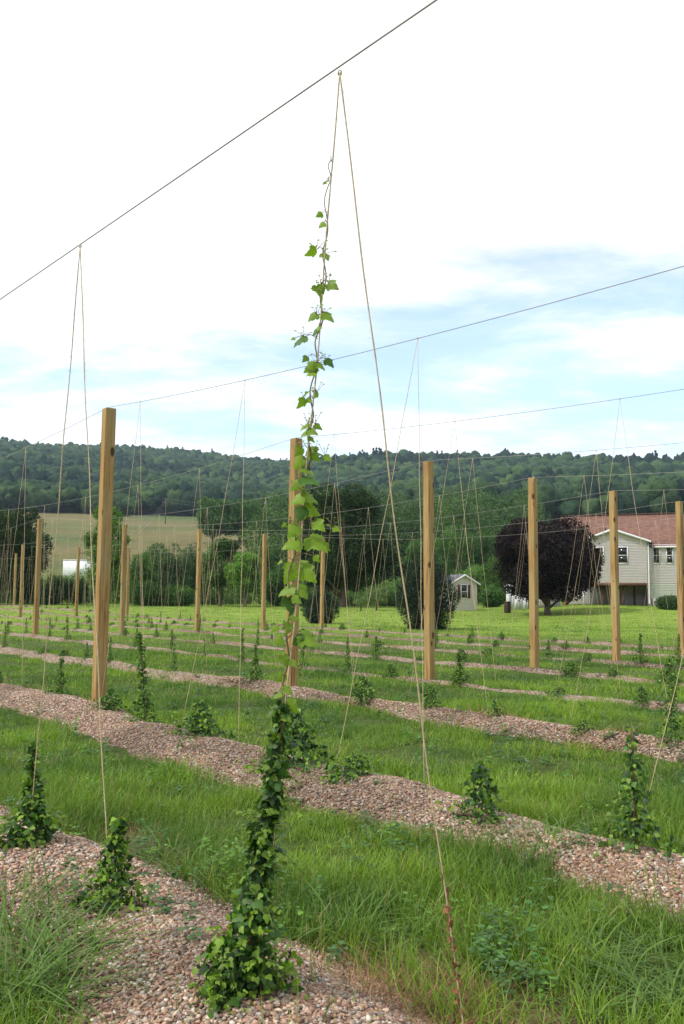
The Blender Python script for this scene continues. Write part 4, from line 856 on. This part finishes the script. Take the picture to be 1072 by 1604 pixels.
# ------------------------------------------------------------------ buildings
M_side = mat('beige_siding', (.70, .62, .68), .6, nscale=3, namt=.06)
M_sidew = mat('white_siding', (.62, .62, .62), .6, nscale=3, namt=.06)
M_trim = mat('white_trim', (.62, .63, .65), .5, nscale=4, namt=.05)
M_glass = mat('window_glass', (.012, .014, .018), .12, spec=.6)
M_shut = mat('dark_red_shutter', (.10, .03, .03), .6, nscale=9, namt=.1)
M_brownw = mat('brown_deck_wood', (.13, .065, .04), .8, nscale=8, namt=.3)
M_conc = mat('concrete', (.32, .30, .28), .9, nscale=5, namt=.2, bump=.3, bscale=20)
M_darkin = mat('dim_wall', (.10, .09, .08), .9, nscale=4, namt=.2)
def shingle(name, base, sc=3):
    m = bpy.data.materials.new(name); m.use_nodes = True; nt = m.node_tree; N = nt.nodes.new; L = nt.links.new; b = nt.nodes['Principled BSDF']; b.inputs['Roughness'].default_value = .95; b.inputs['Specular IOR Level'].default_value = .1
    tc = N('ShaderNodeTexCoord'); br = N('ShaderNodeTexBrick'); L(tc.outputs['Object'], br.inputs['Vector']); br.inputs['Scale'].default_value = sc
    mp = N('ShaderNodeMapping'); L(tc.outputs['Object'], mp.inputs[0]); L(mp.outputs[0], br.inputs['Vector'])
    br.inputs['Color1'].default_value = (*[q*1.15 for q in base], 1); br.inputs['Color2'].default_value = (*[q*.8 for q in base], 1); br.inputs['Mortar'].default_value = (*[q*.6 for q in base], 1); br.inputs['Mortar Size'].default_value = .012; br.inputs['Brick Width'].default_value = .9; br.inputs['Row Height'].default_value = .42
    n = N('ShaderNodeTexNoise'); n.inputs['Scale'].default_value = 3; n.inputs['Detail'].default_value = 6; L(tc.outputs['Object'], n.inputs['Vector']); mr = N('ShaderNodeMapRange'); L(n.outputs[0], mr.inputs[0]); mr.inputs[1].default_value = .3; mr.inputs[2].default_value = .7; mr.inputs[3].default_value = .8; mr.inputs[4].default_value = 1.2
    v = N('ShaderNodeVectorMath'); v.operation = 'SCALE'; L(br.outputs[0], v.inputs[0]); L(mr.outputs[0], v.inputs['Scale']); L(v.outputs[0], b.inputs['Base Color']); return m
M_roof = shingle('red_brown_shingles', (.175, .098, .078)); M_roofg = shingle('grey_shingles', (.13, .13, .15))
def siding(G, x0, x1, z0, z1f, y, lap=.115, out=.016, c=(1, 1, 1)):
    """lapped boards on the plane y (facing -y); z1f(x) gives the top"""
    z = z0
    zt = max(z1f(x0), z1f(x1), z1f((x0+x1)/2))
    while z < zt-1e-3:
        za, zb = z, min(z+lap, zt)
        # clip board ends to the top outline
        xs = np.linspace(x0, x1, 81); ok = [x for x in xs if z1f(x) >= (za+zb)/2]
        if len(ok) >= 2:
            a, b = min(ok), max(ok)
            G.add([[a, y-out, za], [b, y-out, za], [b, y-.003, zb], [a, y-.003, zb], [a, y, za], [b, y, za]], np.array([[0, 1, 2, 3], [4, 5, 1, 0]]), c)
        z = zb
def window(par, x, z, w_, h, y, name='window', sash=True):
    G = Geo(); f = .07
    G.box([x-w_/2-f, y-.05, z-f], [x-w_/2, y, z+h+f]); G.box([x+w_/2, y-.05, z-f], [x+w_/2+f, y, z+h+f]); G.box([x-w_/2, y-.05, z+h], [x+w_/2, y, z+h+f]); G.box([x-w_/2, y-.055, z-f], [x+w_/2, y, z])
    o = G.build(name, M_trim, par)
    G = Geo(); G.box([x-w_/2, y-.03, z+h/2-.025], [x+w_/2, y-.005, z+h/2+.025]); G.build('sash_rail', M_trim, o)
    G = Geo(); G.box([x-w_/2, y-.022, z], [x+w_/2, y-.004, z+h/2-.025]); G.box([x-w_/2, y-.022, z+h/2+.025], [x+w_/2, y-.004, z+h]); G.build('pane', M_glass, o)
    # drawn blind behind the upper sash
    return o
def house():
    c = at(963, 932, 66); z0 = float(ground(c[0], c[1])); o = empty('house', (c[0], c[1], z0), math.radians(-24), label='pale sided house with a red-brown roof and gabled wing over an open carport', cat='house')
    zg = 2.5-z0; ze = 5.58-z0; zp = 6.42-z0; W = 2.33; k = (zp-ze)/W
    top = lambda x: ze+max(0, (W-abs(x)))*k
    G = Geo(); siding(G, -W, W, zg, top, 0); G.build('wall', M_side, o)
    G = Geo(); G.add([[-W, 0, zg], [W, 0, zg], [W, 0, ze], [0, 0, zp], [-W, 0, ze], [-W, 5, zg], [W, 5, zg], [W, 5, ze], [0, 5, zp], [-W, 5, ze]], [np.array([[0, 5, 9, 4], [1, 2, 7, 6], [0, 1, 6, 5]]), np.array([[0, 4, 3, 2, 1]])]); G.build('wing_frame', M_side, o)
    G = Geo()
    for sx in (-1, 1):     # gable roof slabs
        e = .35; a = np.array([sx*(W+e), ze-e*k]); b = np.array([0, zp]); t = .10
        V = [[a[0], -e, a[1]], [b[0], -e, b[1]], [b[0], 5.2, b[1]], [a[0], 5.2, a[1]]]; V += [[v[0], v[1], v[2]+t] for v in V]
        G.add(V, np.array([[0, 1, 2, 3][::1], [4, 7, 6, 5], [0, 4, 5, 1], [3, 2, 6, 7], [0, 3, 7, 4]]))
    r1 = G.build('roof', M_roof, o)
    G = Geo()
    for sx in (-1, 1):
        e = .35; V = []
        for (x, z) in ((sx*(W+e), ze-e*k), (0, zp)):
            V += [[x, -e-.03, z-.04], [x, -e-.03, z+.13], [x, -e-.004, z-.04], [x, -e-.004, z+.13]]
        G.add(V, np.array([[0, 4, 5, 1], [2, 3, 7, 6], [1, 5, 7, 3], [0, 2, 6, 4]]))
    G.build('fascia_board', M_trim, r1)
    window(o, -1.08, 3.98-z0, .60, 1.12, -.02); window(o, .62, 3.98-z0, .66, 1.12, -.02)
    # main body behind, running off to the right
    y0, yr, x0, x1 = .9, 6.0, -4.9, 16.0; zr = 7.95-z0; zem = 5.35-z0
    G = Geo(); siding(G, W, 4.35, zg-.02, lambda x: zem, y0-.3); siding(G, 4.38, x1, .5, lambda x: zem, y0); G.build('wall', M_side, o)
    G = Geo(); siding(G, W, 4.35, .55, lambda x: zg-.06, y0-.3); G.build('wall', M_sidew, o)
    G = Geo(); G.box([4.35, y0+.003, .0], [x1, 11, zem]); G.box([W+.01, y0-.298, .0], [4.349, 5, zem]); G.box([x0+.6, 4.2, -.2], [4.3, 11, zem]); G.build('body', M_side, o)
    G = Geo(); G.box([4.3, y0-.03, -.3], [x1, y0+.2, .5]); G.box([W, y0-.34, -.3], [4.3, y0, .55]); G.build('foundation', M_conc, o)
    G = Geo(); s = (zr-zem)/(yr-y0); e = .45
    V = [[x0, y0-e, zem-e*s], [x1, y0-e, zem-e*s], [x1, yr, zr], [x0, yr, zr], [x0, 12.0, zem], [x1, 12.0, zem]]; V2 = [[a, b, c_+.12] for a, b, c_ in V]
    G.add(V+V2, np.array([[6, 7, 8, 9], [9, 8, 11, 10], [1, 0, 3, 2], [2, 3, 4, 5], [0, 1, 7, 6], [0, 6, 9, 3], [3, 9, 10, 4], [7, 1, 2, 8]]))
    rf = G.build('roof', M_roof, o)
    G = Geo(); x = x0
    while x < x1: G.box([x, yr-.16, zr+.10], [x+.26, yr+.16, zr+.20]); x += .30
    G.build('ridge_cap', mat('dark_ridge', (.10, .06, .05), .9), rf)
    G = Geo(); G.box([W+.35, y0-e-.10, zem-e*s-.03], [x1, y0-e-.005, zem-e*s+.10]); G.build('gutter', M_trim, rf)
    px_ = -.15-1.2; yv = y0+1.7; zv = zem+(yv-y0)*s; G = Geo(); G.tube([[-.9, yv, zv], [-.9, yv, zv+.62]], .05, 10); G.build('vent_pipe', mat('black_pipe', (.02, .02, .02), .5), rf)
    G = Geo(); G.box([-1.1, yv-.2, zv-.02], [-.7, yv+.1, zv+.17]); G.build('pipe_flashing', M_trim, rf)
    window(o, 2.95, 3.98-z0, .36, 1.1, y0-.32); window(o, 3.88, 3.98-z0, .36, 1.1, y0-.32); window(o, 6.6, 3.98-z0, .7, 1.1, y0-.02)
    for x, y in ((W+.12, -.08), (4.55, y0-.1)):
        G = Geo(); G.tube([[x, y+.1, ze-.12], [x, y, ze-.3], [x, y, .3], [x, y-.15, .15]], .045, 6); G.build('downspout', M_trim, o)
    G = Geo(); G.box([-W, -.02, zg-.2], [W, 5, zg-.005]); G.build('floor_beam', M_brownw, o)
    for x, y in ((-W+.08, .1), (-.9, .6), (.55, .6), (-W+.08, 3.2), (1.1, 3)):
        G = Geo(); G.box([x-.07, y-.07, -.2], [x+.07, y+.07, zg-.2]); G.build('support_post', M_brownw if x > -2 else M_trim, o)
    G = Geo(); G.box([-W-.2, 4.0, -.3], [-.2, 4.18, zg-.21]); G.box([W-.02, .3, -.3], [W+.09, 5, zg-.21]); G.build('carport_back_wall', M_conc, o)
    # staircase rising to the right up to the wing floor
    st = None; G = Geo(); n = 8; xs0, xs1 = -3.9, -W-.1
    for i in range(n):
        x = xs0+(xs1-xs0)*i/n; z = zg*(i+1)/n; G.box([x, .4, z-.05], [x+.28, 1.4, z])
    for y in (.36, 1.42): G.add([[xs0-.1, y, -.1], [xs0+.15, y, -.1], [xs1, y, zg-.25], [xs1, y, zg], [xs0-.1, y+.04, -.1], [xs0+.15, y+.04, -.1], [xs1, y+.04, zg-.25], [xs1, y+.04, zg]], np.array([[0, 1, 2, 3], [4, 7, 6, 5], [0, 3, 7, 4], [1, 5, 6, 2]]))
    st = G.build('staircase', M_brownw, o)
    G = Geo()
    for i in range(9):
        f = i/8; x = xs0+(xs1-xs0)*f; z = zg*f; G.box([x-.018, .34, z], [x+.018, .38, z+.9])
    G.add([[xs0-.05, .33, .86], [xs1, .33, zg+.86], [xs1, .33, zg+.93], [xs0-.05, .33, .93], [xs0-.05, .40, .86], [xs1, .40, zg+.86], [xs1, .40, zg+.93], [xs0-.05, .40, .93]], np.array([[0, 1, 2, 3], [4, 7, 6, 5], [3, 2, 6, 7], [0, 4, 5, 1]])); G.build('railing', mat('tan_rail', (.42, .36, .30), .7), st)
house()
def shed():
    c = at(727, 932, 67); z0 = float(ground(c[0], c[1])); s = 67/FPX; o = empty('shed', (c[0], c[1], z0), math.radians(20), label='small beige garden shed with dark red shutters, between knotty post and purple tree', cat='shed')
    W = 23*s; H = (957-915)*s; P = H+.62; k = (P-H)/W; top = lambda x: H+max(0, W-abs(x))*k
    G = Geo(); siding(G, -W, W, 0.02, top, 0, lap=.10); G.build('wall', M_side, o)
    G = Geo(); G.add([[-W, 0, -.1], [W, 0, -.1], [W, 0, H], [0, 0, P], [-W, 0, H], [-W, 3.6, -.1], [W, 3.6, -.1], [W, 3.6, H], [0, 3.6, P], [-W, 3.6, H]], [np.array([[0, 5, 9, 4], [1, 2, 7, 6]]), np.array([[0, 4, 3, 2, 1]]), np.array([[5, 6, 7, 8, 9]])]); G.build('body', M_side, o)
    G = Geo()
    for sx in (-1, 1):
        e = .2; V = [[sx*(W+e), -e, H-e*k], [0, -e, P], [0, 3.8, P], [sx*(W+e), 3.8, H-e*k]]; V += [[v[0], v[1], v[2]+.08] for v in V]
        G.add(V, np.array([[0, 1, 2, 3], [4, 7, 6, 5], [0, 4, 5, 1], [3, 2, 6, 7], [0, 3, 7, 4]]))
    r = G.build('roof', M_roofg, o); G = Geo()
    for sx in (-1, 1):
        V = []
        for (x, z) in ((sx*(W+.2), H-.2*k), (0, P)): V += [[x, -.23, z-.05], [x, -.23, z+.09], [x, -.204, z-.05], [x, -.204, z+.09]]
        G.add(V, np.array([[0, 4, 5, 1], [2, 3, 7, 6], [1, 5, 7, 3], [0, 2, 6, 4]]))
    G.build('fascia_board', M_trim, r)
    window(o, 0, .95, .46, .95, -.02)
    for sx in (-1, 1): G = Geo(); G.box([sx*.42-.10, -.05, .92], [sx*.42+.10, -.02, 1.93]); G.build('shutter', M_shut, o)
shed()
def gobj(name, px, depth, lab, cat, **k):
    c = at(px, 932, depth); z0 = float(ground(c[0], c[1])); return empty(name, (c[0], c[1], z0), 0, label=lab, cat=cat, **k)
o = gobj('lantern_post', 797, 65, 'white square post with a wide cap beside the purple tree', 'post')
G = Geo(); G.box([-.16, -.16, -.1], [.16, .16, 1.75]); G.build('shaft', M_trim, o); G = Geo(); G.box([-.3, -.3, 1.751], [.3, .3, 1.83]); G.add([[-.26, -.26, 1.831], [.26, -.26, 1.831], [.26, .26, 1.831], [-.26, .26, 1.831], [0, 0, 2.08]], np.array([[0, 1, 4], [1, 2, 4], [2, 3, 4], [3, 0, 4]])); G.build('cap', M_trim, o)
o = gobj('barrel', 795, 62, 'dark brown trash barrel in front of the white post', 'barrel')
a = np.linspace(-.1, .74, 6); G = Geo(); G.tube([[0, 0, z] for z in a], [.2, .23, .24, .24, .23, .22], 14); G.build('drum', mat('brown_drum', (.045, .025, .018), .6, nscale=5, namt=.3), o, smooth=False)
G = Geo(); G.tube([[0, 0, .741], [0, 0, .79]], .26, 14); G.build('lid', M_brownw, o)
o = gobj('panel_fence', 812, 66.5, 'white panel fence low beside the brown barrel', 'fence')
for i in range(4): G = Geo(); G.box([-.62+i*.33, -.03, -.1], [-.62+i*.33+.30, .0, 1.05]); G.build('panel', M_sidew, o)
for i in range(3): G = Geo(); G.box([-.68+i*.66, -.09, -.1], [-.59+i*.66, -.035, 1.15]); G.build('fence_post', M_trim, o)
o = gobj('retaining_wall', 851, 66.5, 'low grey concrete wall between white fence and staircase', 'wall')
G = Geo(); G.box([-1.15, 0, -.2], [1.3, .25, .82]); G.build('wall', M_conc, o); G = Geo(); G.box([-1.19, -.04, .821], [1.34, .29, .90]); G.build('coping', M_conc, o)
# white trailer beyond the hedge
c = at(134, 880, 118); zt = at(134, 877.5, 118)[2]; zg = float(ground(c[0], c[1])); o = empty('trailer', (c[0], c[1], zg), math.radians(3), label='white box trailer seen above the bushes at the left', cat='trailer')
H = zt-zg; G = Geo(); G.box([-2.6, -1.2, .75], [2.9, 1.2, H]); G.build('box_body', mat('white_metal_panel', (.66, .68, .72), .45, nscale=2, namt=.05), o)
G = Geo(); G.box([-2.62, -1.23, H-.09], [2.92, 1.23, H+.02]); G.build('roof_edge', M_trim, o)
G = Geo(); G.tube([[.7, 0, H+.02], [.7, 0, H+.5]], .05, 6); G.box([.4, -.1, H+.3], [1.0, .1, H+.36]); G.build('roof_vent', M_trim, o)
for x in (-1.9, 1.7, 2.4):
    G = Geo(); G.tube([[x, -1.25, .45], [x, -.95, .45]], .45, 16); G.build('wheel', mat('tyre_rubber', (.02, .02, .02), .8), o)
# utility poles and their lines on the hay field
def upole(px, depth, top, lab):
    c = at(px, 900, depth); z0 = float(ground(c[0], c[1])); H = at(px, top, depth)[2]-z0; o = empty('utility_pole', (c[0], c[1], z0), .4, label=lab, cat='utility pole')
    G = Geo(); G.tube([[0, 0, -.5], [0, 0, H]], [.17, .11], 8); G.build('pole', M_bark, o); G = Geo()
    for z in (H-.5, H-1.6): G.box([-1.2, -.06, z], [1.2, .06, z+.13])
    G.build('crossarm', M_bark, o); return np.array([c[0], c[1], z0+H-.4])
p1 = upole(257, 300, 779, 'distant utility pole with crossarms standing below the wooded hill'); p2 = upole(133, 150, 862, 'utility pole rising behind the white trailer')
p0 = upole(505, 330, 772, 'utility pole hidden beyond the big dark tree')
for a_, b_, lab in ((p1, p0, 'thin power line crossing the foot of the hill to the right'), (p2, p1, 'thin power line sloping from the trailer to the far pole')):
    G = Geo(); s = np.linspace(0, 1, 24)[:, None]
    for dz in (0, -1.1): G.tube(a_+(b_-a_)*s-np.array([0, 0, 1])*(3*4*s*(1-s)-dz), .02, 4)
    tag(G.build('power_line', M_wire), lab, 'power line')
# ------------------------------------------------------------------ haze
G = Geo(); G.box([-1450, -1450, -40], [1450, 1450, 260]); hz_o = G.build('haze', M_wire); hm = bpy.data.materials.new('air'); hm.use_nodes = True; nt = hm.node_tree; nt.nodes.clear()
po = nt.nodes.new('ShaderNodeOutputMaterial'); pv = nt.nodes.new('ShaderNodeVolumePrincipled'); pv.inputs['Density'].default_value = .00015; pv.inputs['Color'].default_value = (.62, .80, 1, 1); pv.inputs['Anisotropy'].default_value = .2
nt.links.new(pv.outputs[0], po.inputs['Volume']); hz_o.data.materials[0] = hm; tag(hz_o, kind='stuff')
